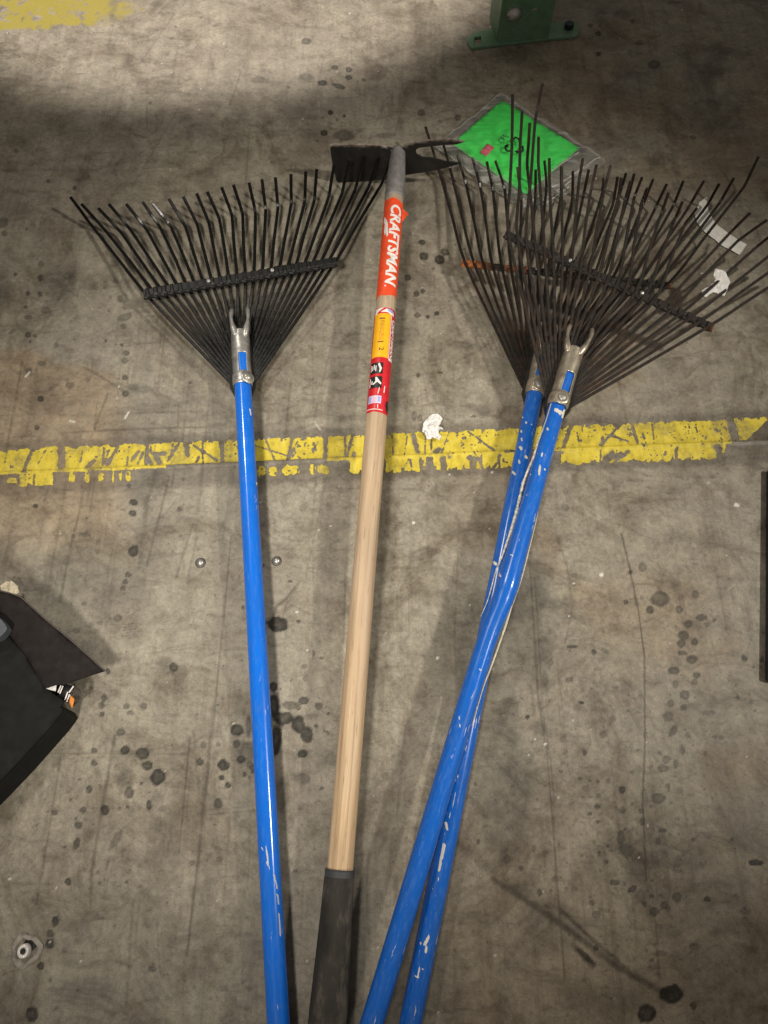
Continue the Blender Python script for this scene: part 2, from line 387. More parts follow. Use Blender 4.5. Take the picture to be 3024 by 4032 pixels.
# pale flecks
for k in range(150):
    u, v, r = RNG.uniform(0, 3024), RNG.uniform(0, 4032), RNG.uniform(1.5, 3.6)
    s = rows(v - 8, v + 8)
    pale[s] = np.maximum(pale[s], (1 - sstep(r * .6, r * 1.3, np.hypot(U[s] - u, V[s] - v))) * RNG.uniform(.4, 1))
z = zt(0, 1300, .9644)
for pts, w in [([(510,360),(525,335)],4),([(285,370),(305,375)],4),([(105,190),(120,172)],4),([(1285,375),(1310,410)],2)]:
    line([z(*p) for p in pts], w, .8, .5, pale, .1)
for u, v, r in [(2368, 2264, 8), (1628, 2058, 5), (2260, 2297, 4), (2552, 3250, 5), (2146, 2930, 5), (2898, 1988, 8), (2905, 1992, 6), (1722, 2590, 6), (1937, 1860, 5), (2010, 1000, 4), (1105, 3530, 4), (317, 3785, 5), (40, 3460, 5), (1170, 2410, 4), (1210, 2560, 4), (1090, 2720, 4)]:
    s = rows(v - 14, v + 14)
    pale[s] = np.maximum(pale[s], 1 - sstep(r * .6, r * 1.2, np.hypot(U[s] - u, V[s] - v) + n_edge[s] * 6))
# old line ghost: grey band under and around the yellow line
top_edge = 1769 - .0423 * U
T = V - top_edge
ghost = sstep(-42, -14, T + n_edge * 14) * (1 - sstep(168, 195, T + n_edge * 14))
# second patch of old yellow paint at the far corner
yel2 = (1 - sstep(-6, 6, V - (118 - .055 * U) + 40 * (fbm(X * 50 + 3, Y * 50 + 3, 77, 4) - .5))) * (1 - sstep(420, 520, U + 300 * (fbm(X * 25 + 3, Y * 25 + 3, 78, 3) - .5)))
yel2 *= sstep(.34, .5, fbm(X * 70 + 3, Y * 70 + 3, 79, 4) + .00035 * (np.clip(U, 0, 500) - 60))
# beige / brownish slab tone
brown = sstep(-30, 30, V - (1355 + .27 * U) + 60 * (fbm(X * 20, Y * 20 + 7, 91, 3) - .5)) * (1 - sstep(380, 560, U)) * (1 - sstep(2000, 2300, V))
brown = np.maximum(brown, .6 * sstep(.5, .66, fbm(X * 6 + 30, Y * 6 + 30, 95, 4)) * sstep(1900, 2400, U + .15 * V))
brown = np.maximum(brown, .5 * sstep(2900, 3900, V + 200 * (fbm(X * 7 + 3, Y * 7 + 3, 96, 3) - .5)) * sstep(1200, 2000, U))
# raised joint bead
seamT = T - 96
bead = np.exp(-(seamT / 7.0) ** 2) * .0022 * sstep(-10, 0, X * 0 + 1)

Z = bead
co = np.empty((NY, NX, 3), np.float32)
co[..., 0], co[..., 1], co[..., 2] = X, Y, Z
idx = np.arange(NX * NY).reshape(NY, NX)
quads = np.stack([idx[:-1, :-1], idx[:-1, 1:], idx[1:, 1:], idx[1:, :-1]], -1).reshape(-1, 4)
xo, yo = [-6.0, xs[0], xs[-1], 6.0], [-4.0, ys[0], ys[-1], 8.0]
ov = np.array([[x, y, 0] for y in yo for x in xo], np.float32)
oq = np.array([[r * 4 + c, r * 4 + c + 1, r * 4 + c + 5, r * 4 + c + 4] for r in range(3) for c in range(3) if not (r == 1 and c == 1)]) + NX * NY
allco = np.concatenate([co.reshape(-1, 3), ov])
allq = np.concatenate([quads, oq])
me = bpy.data.meshes.new('floor')
me.vertices.add(len(allco))
me.vertices.foreach_set('co', allco.ravel())
me.loops.add(allq.size)
me.loops.foreach_set('vertex_index', allq.ravel().astype(np.int32))
me.polygons.add(len(allq))
me.polygons.foreach_set('loop_start', np.arange(0, allq.size, 4, dtype=np.int32))
me.update(calc_edges=True)
me.polygons.foreach_set('use_smooth', [True] * len(me.polygons))

t = NT('worn_concrete')
a1, a2 = t.n('ShaderNodeAttribute'), t.n('ShaderNodeAttribute')
a1.attribute_name, a2.attribute_name = 'marks', 'tones'
s1, s2 = t.n('ShaderNodeSeparateColor'), t.n('ShaderNodeSeparateColor')
t.l(a1.outputs['Color'], s1.inputs[0])
t.l(a2.outputs['Color'], s2.inputs[0])
big = t.noise(3.2, 6, .6, vec=t.mapped((1, 1, 1), rot=(0, 0, .35)))
med = t.noise(22, 8, .74, vec=t.mapped((1, 1, 1), rot=(0, 0, .62)), dist=.6)
fin = t.noise(150, 5, .65, vec=t.mapped((1, 1, 1), rot=(0, 0, 1.05)), dist=.5)
grain = t.noise(700, 2, .6)
streak = t.noise(1, 5, .65, vec=t.mapped((34, 2.2, 1), rot=(0, 0, .07)))
base = t.ramp(med, [(.28, (.165, .148, .120)), (.48, (.255, .236, .200)), (.72, (.370, .348, .300))])
base = t.mix(t.ramp(big, [(.35, 0.0), (.65, .55)]), base, (.235, .222, .196))
blot = t.noise(9, 7, .7, vec=t.mapped((1, 1, 1), rot=(0, 0, .9)), dist=.8)
base = t.mix(1.0, base, t.ramp(blot, [(.32, (.74, .71, .68)), (.5, (1, 1, 1)), (.7, (1.10, 1.11, 1.08))]), 'MULTIPLY')
base = t.mix(1.0, base, t.ramp(fin, [(.28, .74), (.5, 1.0), (.72, 1.17)]), 'MULTIPLY')
base = t.mix(1.0, base, t.ramp(grain, [(.25, .74), (.5, 1.0), (.75, 1.22)]), 'MULTIPLY')
base = t.mix(1.0, base, t.ramp(streak, [(.3, .84), (.55, 1.0), (.75, 1.07)]), 'MULTIPLY')
smg = t.noise(5.5, 7, .72, vec=t.mapped((1, 1, 1), rot=(0, 0, .5)), dist=1.1)
base = t.mix(1.0, base, t.ramp(smg, [(.36, (.60, .56, .52)), (.5, (1, 1, 1)), (.7, (1.07, 1.07, 1.07))]), 'MULTIPLY')
base = t.mix(1.0, base, (.945, .91, .845), 'MULTIPLY')
spk = t.noise(95, 3, .7)
base = t.mix(1.0, base, t.ramp(spk, [(.62, (1, 1, 1)), (.72, (.55, .52, .50))]), 'MULTIPLY')
sc2 = t.noise(1, 5, .7, vec=t.mapped((75, 2.6, 1), rot=(0, 0, .09)), dist=.3)
area = t.ramp(t.noise(4.5, 4, .6), [(.42, 0.0), (.6, 1.0)])
base = t.mix(area, base, t.mix(1.0, base, t.ramp(sc2, [(.34, (.76, .74, .72)), (.47, (1, 1, 1)), (.66, (1.06, 1.08, 1.08))]), 'MULTIPLY'))
sm = t.noise(1, 6, .72, vec=t.mapped((16, 30, 1), rot=(0, 0, .5)), dist=1.5)
base = t.mix(1.0, base, t.ramp(sm, [(.34, (.70, .68, .66)), (.48, (1, 1, 1)), (.68, (1.12, 1.12, 1.10))]), 'MULTIPLY')
base = t.mix(t.math('MULTIPLY', s2.outputs[0], .75), base, t.mix(1.0, base, (1.0, .84, .68), 'MULTIPLY'))
base = t.mix(t.math('MULTIPLY', s2.outputs[1], .62), base, t.mix(1.0, base, (.52, .50, .50), 'MULTIPLY'))
base = t.mix(s2.outputs[2], base, t.mix(t.ramp(fin, [(.3, 0.0), (.7, .3)]), (.30, .25, .035), (.17, .15, .055)))
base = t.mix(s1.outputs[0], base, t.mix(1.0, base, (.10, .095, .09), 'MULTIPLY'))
base = t.mix(s1.outputs[1], base, t.mix(1.0, base, (.28, .25, .22), 'MULTIPLY'))
base = t.mix(s1.outputs[2], base, (.62, .59, .53))
t.set(base, t.ramp(med, [(.3, .40), (.7, .62)]), 0.0, .4)
hh = t.math('ADD', t.math('MULTIPLY', fin, .6), t.math('MULTIPLY', grain, .35))
hh = t.math('SUBTRACT', hh, t.math('MULTIPLY', s1.outputs[1], .8))
t.bump(hh, .22, .0012)
floor = link_mesh('floor', me, t.m)
tag(floor, 'worn grey concrete floor speckled with dark oil drips and scratches', None, kind='structure')
pad = np.zeros(len(ov))
def flat(a): return np.concatenate([a.ravel(), pad])
one = np.ones(len(allco))
add_attr(floor, 'marks', np.stack([np.clip(flat(stain_shade), 0, 1), np.clip(flat(scr), 0, 1), np.clip(flat(pale), 0, 1), one], -1), typ='FLOAT_COLOR')
add_attr(floor, 'tones', np.stack([np.clip(flat(brown), 0, 1), np.clip(flat(ghost), 0, 1), np.clip(flat(yel2), 0, 1), one], -1), typ='FLOAT_COLOR')

# ------------------------------------------------------------------ yellow painted line (chipped)
LS = 0.0011
lx = np.arange(-1.0, 1.25, LS)
y_c = G(1512, 1780).y
ly = np.arange(y_c - .085, y_c + .095, LS)
LX, LY = np.meshgrid(lx, ly)
LU, LV = px_of(LX, LY)
lt = LV - (1769 - .0423 * LU)
ne = (fbm(LX * 110 + 20, LY * 110 + 20, 5, 4) - .5)
nf = (fbm(LX * 320 + 20, LY * 320 + 20, 8, 3) - .5)
ragged = 16 * ne + 8 * nf
# scalloped edge, like paint lifted in flakes
def arcs(seed, n):
    r = np.random.default_rng(seed)
    b = np.sort(r.uniform(-60, 3080, n))
    k = np.clip(np.searchsorted(b, LU) - 1, 0, n - 2)
    w = np.maximum(b[k + 1] - b[k], 8)
    f = np.clip((LU - b[k]) / w, 0, 1)
    return (1 - np.sqrt(np.clip(1 - (2 * f - 1) ** 2, 0, 1))) * np.minimum(w * .35, 20)
up = (lt - arcs(1, 46) * .7 + ragged > 2) & (lt < 92)
lowd = (lt > 99) & (lt + arcs(2, 60) + ragged < 158 - 6 * (LU < 900))
rng_low = [(27,66),(76,130),(136,210),(268,298),(332,356),(386,410),(440,450),(467,482),(494,516),(1012,1045),(1057,1091),(1106,1182),(1217,1246),(1240,1298),(1375,1425),(1515,1590),(1590,1652),(1659,1678),(1706,1736),(1756,1802),(1802,1850),(1856,1893),(1898,1962),(1968,2030),(2208,2362),(2366,2428),(2430,2658),(2668,2858)]
okl = np.zeros_like(LU, bool)
for a, b in rng_low:
    e = 4 * ne * 3
    okl |= (LU + e > a) & (LU + e < b)
lowd &= okl
# rounded islands in the sparse stretch
for a, b in [(27,66),(268,298),(332,356),(386,410),(440,450),(467,482),(494,516),(1012,1045),(1057,1091),(1106,1182),(1217,1246),(1240,1298)]:
    m = (LU > a - 4) & (LU < b + 4) & (lt > 98)
    cu, cv, ru, rv = (a + b) / 2, 128 if b < 900 else 132, (b - a) / 2, 21
    lowd[m & (np.hypot((LU - cu) / ru, (lt - cv) / rv) + ne * 1.2 > 1)] = False
bead_ok = (np.abs(lt - 96 + 5 * ne) < 7.5) & ~((LU > 655) & (LU < 1285)) & ~((LU > 1985) & (LU < 2180)) & ~((LU > 2880) & (LU < 2990))
mask = up | lowd | bead_ok
gaps7 = [((215,105),(160,245),9),((402,90),(404,245),24),((600,205),(570,235),11),((600,200),(625,190),8),((770,100),(700,215),9),((680,105),(672,220),5),((715,120),(690,190),4),((845,100),(830,220),5),((905,130),(860,190),9),((935,140),(900,210),6),
 ((965,100),(955,210),9),((1005,145),(1075,145),10),((960,150),(990,215),9),((1020,160),(1040,205),16),((985,90),(985,140),4),((1015,90),(1010,140),3),((1170,75),(1095,195),7),((1130,80),(1120,140),3),((1215,80),(1225,150),14),((1225,80),(1215,130),12),
 ((1325,70),(1325,205),6),((1265,90),(1420,190),5),((1300,170),(1285,200),7),((1450,60),(1455,200),12),((1240,95),(1225,140),5),((50,120),(35,200),3),((540,120),(525,200),3),((300,120),(250,210),2)]
gaps8 = [((250,205),(225,345),10),((80,230),(140,360),4),((0,255),(220,325),3),((390,240),(405,290),6),((470,210),(465,350),11),((285,230),(240,320),4),((385,300),(420,230),3),((595,205),(600,330),6),((645,190),(605,330),6),((655,310),(655,330),9),((1040,190),(1070,300),11),
 ((1120,190),(1118,320),3),((1158,220),(1158,320),3),((1210,285),(1180,300),10),((1275,165),(1225,310),2.5),((1400,165),(1570,290),5),((1000,200),(980,330),2.5),((900,180),(910,330),1.5),((540,330),(590,335),4),((1010,350),(965,430),4),((1020,350),(1035,430),3),
 ((1100,360),(1095,430),6),((1105,400),(1180,400),9),((1160,360),(1170,420),6),((1230,350),(1240,420),11),((1400,340),(1470,345),10),((1445,345),(1440,420),5),((1470,350),(1500,420),5),((1425,350),(1415,420),5),((1600,350),(1560,410),5),((1270,315),(1275,330),8),((1375,370),(1365,420),3)]
gaps6 = [((815,80),(775,195),7),((1030,75),(945,165),4),((1075,75),(1100,160),4),((950,135),(945,170),5),((1496,52),(1521,160),15),((1160,60),(1170,160),1.5),((1030,205),(925,250),8),((990,205),(960,225),10),((1060,195),(1000,240),6),((1265,190),(1272,250),4),((1440,175),(1455,215),14),
 ((1470,200),(1480,215),6),((960,120),(1060,150),1.5),((1120,110),(1140,175),1.5),((840,110),(850,170),1.5),((1350,80),(1360,160),1.2)]
dmin = np.full(LU.shape, 9.0)
for tf, gl in ((zt(0,1700,.6028), gaps7), (zt(1000,1600,.6028), gaps8), (zt(1500,1600,.9186), gaps6)):
    k = .6028 if gl is not gaps6 else .9186
    for a, b, w in gl:
        A, B = tf(*a), tf(*b)
        d, _ = seg_dist(LU, LV, A, B)
        wj = w * k * (.62 + .9 * fbm(LX * 70 + 80, LY * 70 + 80, 29, 3))
        dmin = np.minimum(dmin, (d + 7 * ne) / wj)
        cut = d + 9 * ne + 6 * nf < wj
        mask &= ~(cut & ~bead_ok)
# right end piece and its missing corner
mask &= ~((LU > 2895) & (lt > 92) & (LU < 2990))
mask &= ~((LU > 2940) & (LU < 3190) & (LV - 1752 + (LU - 2905) * .95 > 14 + 20 * ne) & ~((LU > 2990) & (np.abs(LV - 1762) < 9)))
mask &= (nf + ne * .5 + .5 * (fbm(LX * 30 + 60, LY * 30 + 60, 18, 4) - .5) > -.30)
z_l = np.exp(-((lt - 96) / 7.0) ** 2) * .0022 + .0006
qi = np.arange(LX.size).reshape(LX.shape)
qm = (mask[:-1, :-1].astype(int) + mask[1:, :-1] + mask[:-1, 1:] + mask[1:, 1:]) >= 3
lq = np.stack([qi[:-1, :-1], qi[:-1, 1:], qi[1:, 1:], qi[1:, :-1]], -1)[qm]
used, inv = np.unique(lq.ravel(), return_inverse=True)
lco = np.stack([LX.ravel(), LY.ravel(), z_l.ravel()], -1)[used].astype(np.float32)
lme = bpy.data.meshes.new('painted_line')
lme.vertices.add(len(lco)); lme.vertices.foreach_set('co', lco.ravel())
lme.loops.add(lq.size); lme.loops.foreach_set('vertex_index', inv.astype(np.int32).ravel())
lme.polygons.add(len(lq)); lme.polygons.foreach_set('loop_start', np.arange(0, lq.size, 4, dtype=np.int32))
lme.update(calc_edges=True)
wear_l = np.maximum(1 - sstep(.9, 2.4, dmin), .8 * sstep(.5, .66, fbm(LX * 24 + 11, LY * 24 + 11, 33, 5))).ravel()[used]
lme.polygons.foreach_set('use_smooth', [True] * len(lme.polygons))
t = NT('yellow_floor_paint')
c = t.ramp(t.noise(45, 5, .65), [(.25, (.36, .28, .035)), (.5, (.56, .445, .045)), (.75, (.65, .54, .085))])
c = t.mix(1.0, c, t.ramp(t.noise(1, 4, .6, vec=t.mapped((120, 40, 1), rot=(0, 0, .1))), [(.3, .8), (.55, 1.02)]), 'MULTIPLY')
c = t.mix(t.ramp(t.noise(210, 4, .7), [(.60, 0.0), (.72, .75)]), c, (.13, .11, .06))
c = t.mix(t.math('MULTIPLY', t.attr('wear'), t.ramp(t.noise(160, 5, .75), [(.38, .15), (.6, .85)])), c, (.20, .165, .075))
t.set(c, .6, 0, .3)
t.bump(t.noise(300, 4), .2, .001)
pl = link_mesh('painted_line', lme, t.m)
add_attr(pl, 'wear', wear_l)
tag(pl, 'chipped yellow paint line running across the concrete floor', None, kind='structure')

# ------------------------------------------------------------------ flat plates and sheets from outlines
from mathutils.geometry import delaunay_2d_cdt
def pip(x, y, poly):
    ins = False
    n = len(poly)
    for i in range(n):
        x0, y0 = poly[i]; x1, y1 = poly[(i + 1) % n]
        if (y0 > y) != (y1 > y) and x < (x1 - x0) * (y - y0) / (y1 - y0) + x0: ins = not ins
    return ins
def plate(outer, to3d, thick=None, holes=(), spacing=None, jitter=0.25):
    """mesh data of a flat outline (2-D) with holes, filled with points, mapped by to3d(x, y); thick: vector"""
    V2, E = [], []
    for loop in [outer] + list(holes):
        L = []
        for i, p in enumerate(loop):
            q = loop[(i + 1) % len(loop)]
            k = max(1, int(math.hypot(q[0] - p[0], q[1] - p[1]) / spacing)) if spacing else 1
            for j in range(k):
                L.append((p[0] + (q[0] - p[0]) * j / k, p[1] + (q[1] - p[1]) * j / k))
        o = len(V2)
        V2 += L
        E += [(o + i, o + (i + 1) % len(L)) for i in range(len(L))]
    if spacing:
        x0, x1 = min(p[0] for p in outer), max(p[0] for p in outer)
        y0, y1 = min(p[1] for p in outer), max(p[1] for p in outer)
        x = x0 + spacing / 2
        while x < x1:
            y = y0 + spacing / 2
            while y < y1:
                a, b = x + random.uniform(-1, 1) * jitter * spacing, y + random.uniform(-1, 1) * jitter * spacing
                if pip(a, b, outer) and not any(pip(a, b, h) for h in holes): V2.append((a, b))
                y += spacing
            x += spacing
    vs, es, fs = delaunay_2d_cdt([Vector(p) for p in V2], E, [], 1, 1e-9)[:3]
    keep = []
    for f in fs:
        c = sum((vs[i] for i in f), Vector((0, 0))) / len(f)
        if pip(c.x, c.y, outer) and not any(pip(c.x, c.y, h) for h in holes):
            a = sum(vs[f[i]].x * vs[f[(i + 1) % len(f)]].y - vs[f[(i + 1) % len(f)]].x * vs[f[i]].y for i in range(len(f)))
            keep.append(tuple(f) if a > 0 else tuple(f)[::-1])
    P = [Vector(to3d(v.x, v.y)) for v in vs]
    if thick is None: return P, keep
    n = len(P)
    cnt = {}
    for f in keep:
        for i in range(len(f)):
            e = (f[i], f[(i + 1) % len(f)])
            cnt[e] = cnt.get(e, 0) + 1
    F2 = list(keep) + [tuple(i + n for i in f[::-1]) for f in keep]
    for (a, b) in cnt:
        if (b, a) not in cnt: F2.append((b, a, a + n, b + n))
    return P + [p - thick for p in P], F2
def fix_normals(o):
    bm = bmesh.new(); bm.from_mesh(o.data)
    bmesh.ops.recalc_face_normals(bm, faces=bm.faces)
    bm.to_mesh(o.data); bm.free()
    return o

# ------------------------------------------------------------------ materials of the tools
def blue_paint(name, wear, col=(.006, .150, .70)):
    t = NT(name)
    hc = t.attr('along', 'Vector')
    n1 = t.noise(1, 4, .7, vec=t.mapped((22, 170, 170), vec=hc))
    n2 = t.noise(1, 5, .65, vec=t.mapped((5, 60, 60), vec=hc))
    chip = t.math('MULTIPLY', t.ramp(n1, [(.66 - .05 * wear, 0.0), (.69 - .05 * wear, 1.0)]), t.ramp(n2, [(.5 - .08 * wear, 0.0), (.62, 1.0)]))
    chip = t.math('MAXIMUM', chip, t.ramp(t.math('ADD', t.attr('chip'), t.math('MULTIPLY', t.math('SUBTRACT', n1, .5), 2.0)), [(.50, 0.0), (.62, 1.0)]))
    c = t.mix(t.ramp(n2, [(.3, 0.0), (.8, .7)]), col, tuple(x * .72 for x in col))
    fade = t.ramp(t.noise(1, 4, .7, vec=t.mapped((60, 260, 260), vec=hc)), [(.5, 0.0), (.8, .12 + .22 * wear)])
    c = t.mix(fade, c, (.25, .38, .62))
    grime = t.noise(1, 6, .75, vec=t.mapped((14, 90, 90), vec=hc))
    c = t.mix(t.ramp(grime, [(.52, 0.0), (.72, .18 + .35 * wear)]), c, (.05, .075, .12))
    c = t.mix(chip, c, t.ramp(n2, [(.35, (.42, .39, .33)), (.6, (.70, .67, .58))]))
    t.set(c, t.mix(chip, t.ramp(n2, [(.3, .10), (.75, .28)]), .8), 0, .5)
    t.bump(t.math('SUBTRACT', t.math('MULTIPLY', n1, .15), chip), .35, .0006)
    return t.m
BLUE_NEW = blue_paint('bright_blue_paint', .18)
BLUE_OLD = blue_paint('scuffed_blue_paint', .75, (.007, .112, .50))
BLUE_OLD2 = blue_paint('scratched_blue_paint', .5, (.007, .118, .53))

def tine_mat(name, base, tipc, rust):
    t = NT(name)
    n = t.noise(130, 5, .7)
    c = t.mix(t.ramp(n, [(.35, 0.0), (.7, 1.0)]), base, tuple(x * 1.9 for x in base))
    c = t.mix(t.math('MULTIPLY', t.attr('tip'), .85), c, tipc)
    c = t.mix(t.math('MULTIPLY', t.ramp(t.noise(45, 5, .7), [(.48, 0.0), (.68, 1.0)]), rust), c, (.16, .055, .02))
    t.set(c, t.ramp(n, [(.3, .2 + .3 * rust), (.7, .32 + .4 * rust)]), 0, .32 + 1.2 * rust)
    t.bump(n, .15 + .3 * rust, .0005)
    return t.m
TINE_NEW = tine_mat('black_enamel_steel', (.0035, .0035, .0035), (.0035, .0033, .003), 0)
TINE_OLD = tine_mat('browned_steel', (.010, .0088, .0078), (.014, .009, .007), .14)
TINE_OLD2 = tine_mat('worn_brown_steel', (.018, .0155, .014), (.024, .016, .012), .16)
BAR_NEW = simple('black_enamel', (.006, .006, .006), .42, 0, .4, 120)
t = NT('rusted_bar')
n = t.noise(60, 6, .7)
c = t.mix(t.ramp(n, [(.45, 0.0), (.75, 1.0)]), (.014, .012, .011), (.060, .048, .041))
c = t.mix(t.attr('rust'), c, t.ramp(t.noise(150, 4, .7), [(.3, (.13, .035, .01)), (.55, (.42, .13, .03)), (.8, (.62, .27, .08))]))
t.set(c, .75, 0, .3); t.bump(n, .5, .002)
BAR_OLD = t.m
def zinc(name, c, r):
    t = NT(name)
    n = t.noise(90, 5, .65)
    t.set(t.mix(t.ramp(n, [(.35, 0.0), (.65, 1.0)]), c, tuple(x * .45 for x in c)), t.ramp(n, [(.3, r), (.7, r + .25)]), .72)
    t.bump(n, .25, .001)
    return t.m
ZINC = zinc('galvanised_steel', (.62, .61, .58), .26)
BRASSY = zinc('tarnished_steel', (.60, .53, .42), .26)
BOLT = zinc('bolt_steel', (.50, .48, .44), .3)
DARKSTEEL = simple('dark_forged_steel', (.016, .015, .014), .5, .2, .5, 80)

# ------------------------------------------------------------------ handles
def np_px(P):
    P = np.asarray(P, float) - np.array(CAM)
    z = P @ np.array(FWD)
    return CX + F * P[:, 0] / z, CY - F * (P @ np.array(UPV)) / z
def pole(name, pts, rad, mat, parent, chips=(), sides=56, n=700):
    P = catmull(pts, max(2, n // (len(pts) - 1)))
    V, Fc = sweep(P, rad, sides)
    o = mesh_obj(name, V, Fc, mat, parent)
    N = len(P)
    s = np.concatenate([[0], np.cumsum([(P[i + 1] - P[i]).length for i in range(N - 1)])])
    an = np.arange(sides) * 2 * math.pi / sides
    al = np.stack(np.broadcast_arrays(s[:, None], np.cos(an)[None] * .0135, np.sin(an)[None] * .0135), -1).reshape(-1, 3)
    add_attr(o, 'along', np.concatenate([al, np.ones((len(al), 1))], 1), typ='FLOAT_COLOR')
    ch = np.zeros(len(V))
    if chips:
        u, v = np_px(V)
        vis = np.tile(np.ones(sides), N)
        for a, b, w in chips:
            d, _ = seg_dist(u, v, a, b)
            ch = np.maximum(ch, 1 - sstep(w * .2, w * 1.0, d))
    add_attr(o, 'chip', ch)
    return o, P
def at_v(P0, P1, v):
    lo, hi = -1.0, 2.0
    f = lambda k: proj(P0.lerp(P1, k))[1]
    for _ in range(60):
        m = (lo + hi) / 2
        if f(m) < v: lo = m
        else: hi = m
    return (lo + hi) / 2
class Frame:
    """cylinder coordinates round a straight axis; theta 0 faces the viewer's side, positive to the right"""
    def __init__(s, P0, P1, r, mid):
        s.P0, s.P1, s.r = P0, P1, r
        s.L = (P1 - P0).length
        s.a = (P1 - P0).normalized()
        m = P0.lerp(P1, mid)
        n = CAM - m
        s.n = (n - s.a * n.dot(s.a)).normalized()
        s.c = s.a.cross(s.n)
        if s.c.x < 0: s.c = -s.c
    def pt(s, d, th, r=None):
        """d metres from P0"""
        r = s.r if r is None else r
        return s.P0 + s.a * d + s.n * (math.cos(th) * r) + s.c * (math.sin(th) * r)
    def d(s, v): return at_v(s.P0, s.P1, v) * s.L
    def patch(s, d0, d1, t0, t1, r, nd=10, nt=14, edge=None):
        V, Fc = [], []
        for i in range(nd + 1):
            for j in range(nt + 1):
                a, b = i / nd, j / nt
                dd, th = d0 + (d1 - d0) * a, t0 + (t1 - t0) * b
                if edge: dd, th = edge(dd, th, a, b)
                V.append(s.pt(dd, th, r))
        for i in range(nd):
            for j in range(nt):
                q = i * (nt + 1) + j
                Fc.append((q, q + 1, q + nt + 2, q + nt + 1))
        return V, Fc

def tube_band(fr, d0, d1, r, th_open=None, d_open=None, nd=24, nt=48, dent=0.0, flat=0.0):
    """sheet-metal sleeve with an optional slot (theta range, distance range)"""
    V, Fc = [], []
    for i in range(nd + 1):
        for j in range(nt):
            d = d0 + (d1 - d0) * i / nd
            th = -math.pi + 2 * math.pi * j / nt
            rr = r * (1 + dent * math.sin(d * 230 + 2 * th) * .5 + dent * math.sin(th * 3 + d * 90))
            V.append(fr.pt(d, th, rr))
    for i in range(nd):
        for j in range(nt):
            th = -math.pi + 2 * math.pi * (j + .5) / nt
            d = d0 + (d1 - d0) * (i + .5) / nd
            if th_open and th_open[0] < th < th_open[1] and d_open[0] < d < d_open[1]: continue
            a, b = i * nt + j, i * nt + (j + 1) % nt
            Fc.append((a, b, b + nt, a + nt))
    return V, Fc
def solidify(o, t):
    m = o.modifiers.new('thickness', 'SOLIDIFY')
    m.thickness = t
    m.offset = 0
def disc(center, nrm, r, h, sides=20, dome=.35):
    nrm = nrm.normalized()
    a = nrm.orthogonal().normalized(); b = nrm.cross(a)
    V, Fc = [], []
    for rr, hh in ((r, 0), (r, h * .6), (r * .82, h * .9), (r * .45, h * (1 + dome * .4)), (0.0001, h * (1 + dome * .5))):
        for k in range(sides):
            an = 2 * math.pi * k / sides
            V.append(center + a * math.cos(an) * rr + b * math.sin(an) * rr + nrm * hh)
    for i in range(4):
        for k in range(sides):
            p, q = i * sides + k, i * sides + (k + 1) % sides
            Fc.append((p, q, q + sides, p + sides))
    return V, Fc

W, T_ = .0025, .0015
PROF = [(W, -.4 * T_), (W, .4 * T_), (W * .7, T_), (-W * .7, T_), (-W, .4 * T_), (-W, -.4 * T_), (-W * .7, -T_), (W * .7, -T_)]

def make_tines(root, tines, barL, barR, roots, mat, bend_h, tip_h, drop=.004, wide=1.0):
    """tines: (tip px, bend px, [tip h, bend h]); bar points spread evenly"""
    n = len(tines)
    for i, tn in enumerate(tines):
        f = i / (n - 1)
        tip, bend = tn[0], tn[1]
        hb = tn[3] if len(tn) > 3 else bend_h(f)
        ht = tn[2] if len(tn) > 2 else tip_h(f)
        Bp = barL.lerp(barR, .012 + .976 * f) - Vector((0, 0, drop))
        R_ = roots(f)
        Bd, Tp = G(*bend, hb), G(*tip, ht)
        mid = Bp.lerp(Bd, .5) + Vector((random.uniform(-1, 1) * .0008, 0, random.uniform(-.5, 1) * .0012))
        pts = [R_, R_.lerp(Bp, .5) + Vector((0, 0, -.002)), Bp, mid, Bp.lerp(Bd, .93), Bd.lerp(Tp, .10), Bd.lerp(Tp, .5) + Vector((0, 0, .001)), Tp]
        P = catmull(pts, 6)
        V, Fc = sweep(P, wide, prof=PROF)
        o = mesh_obj('tine', V, Fc, mat, root, smooth=False)
        N = len(P)
        tv = np.repeat(np.clip((np.arange(N) / (N - 1) - .66) / .2, 0, 1), len(PROF))
        add_attr(o, 'tip', tv)

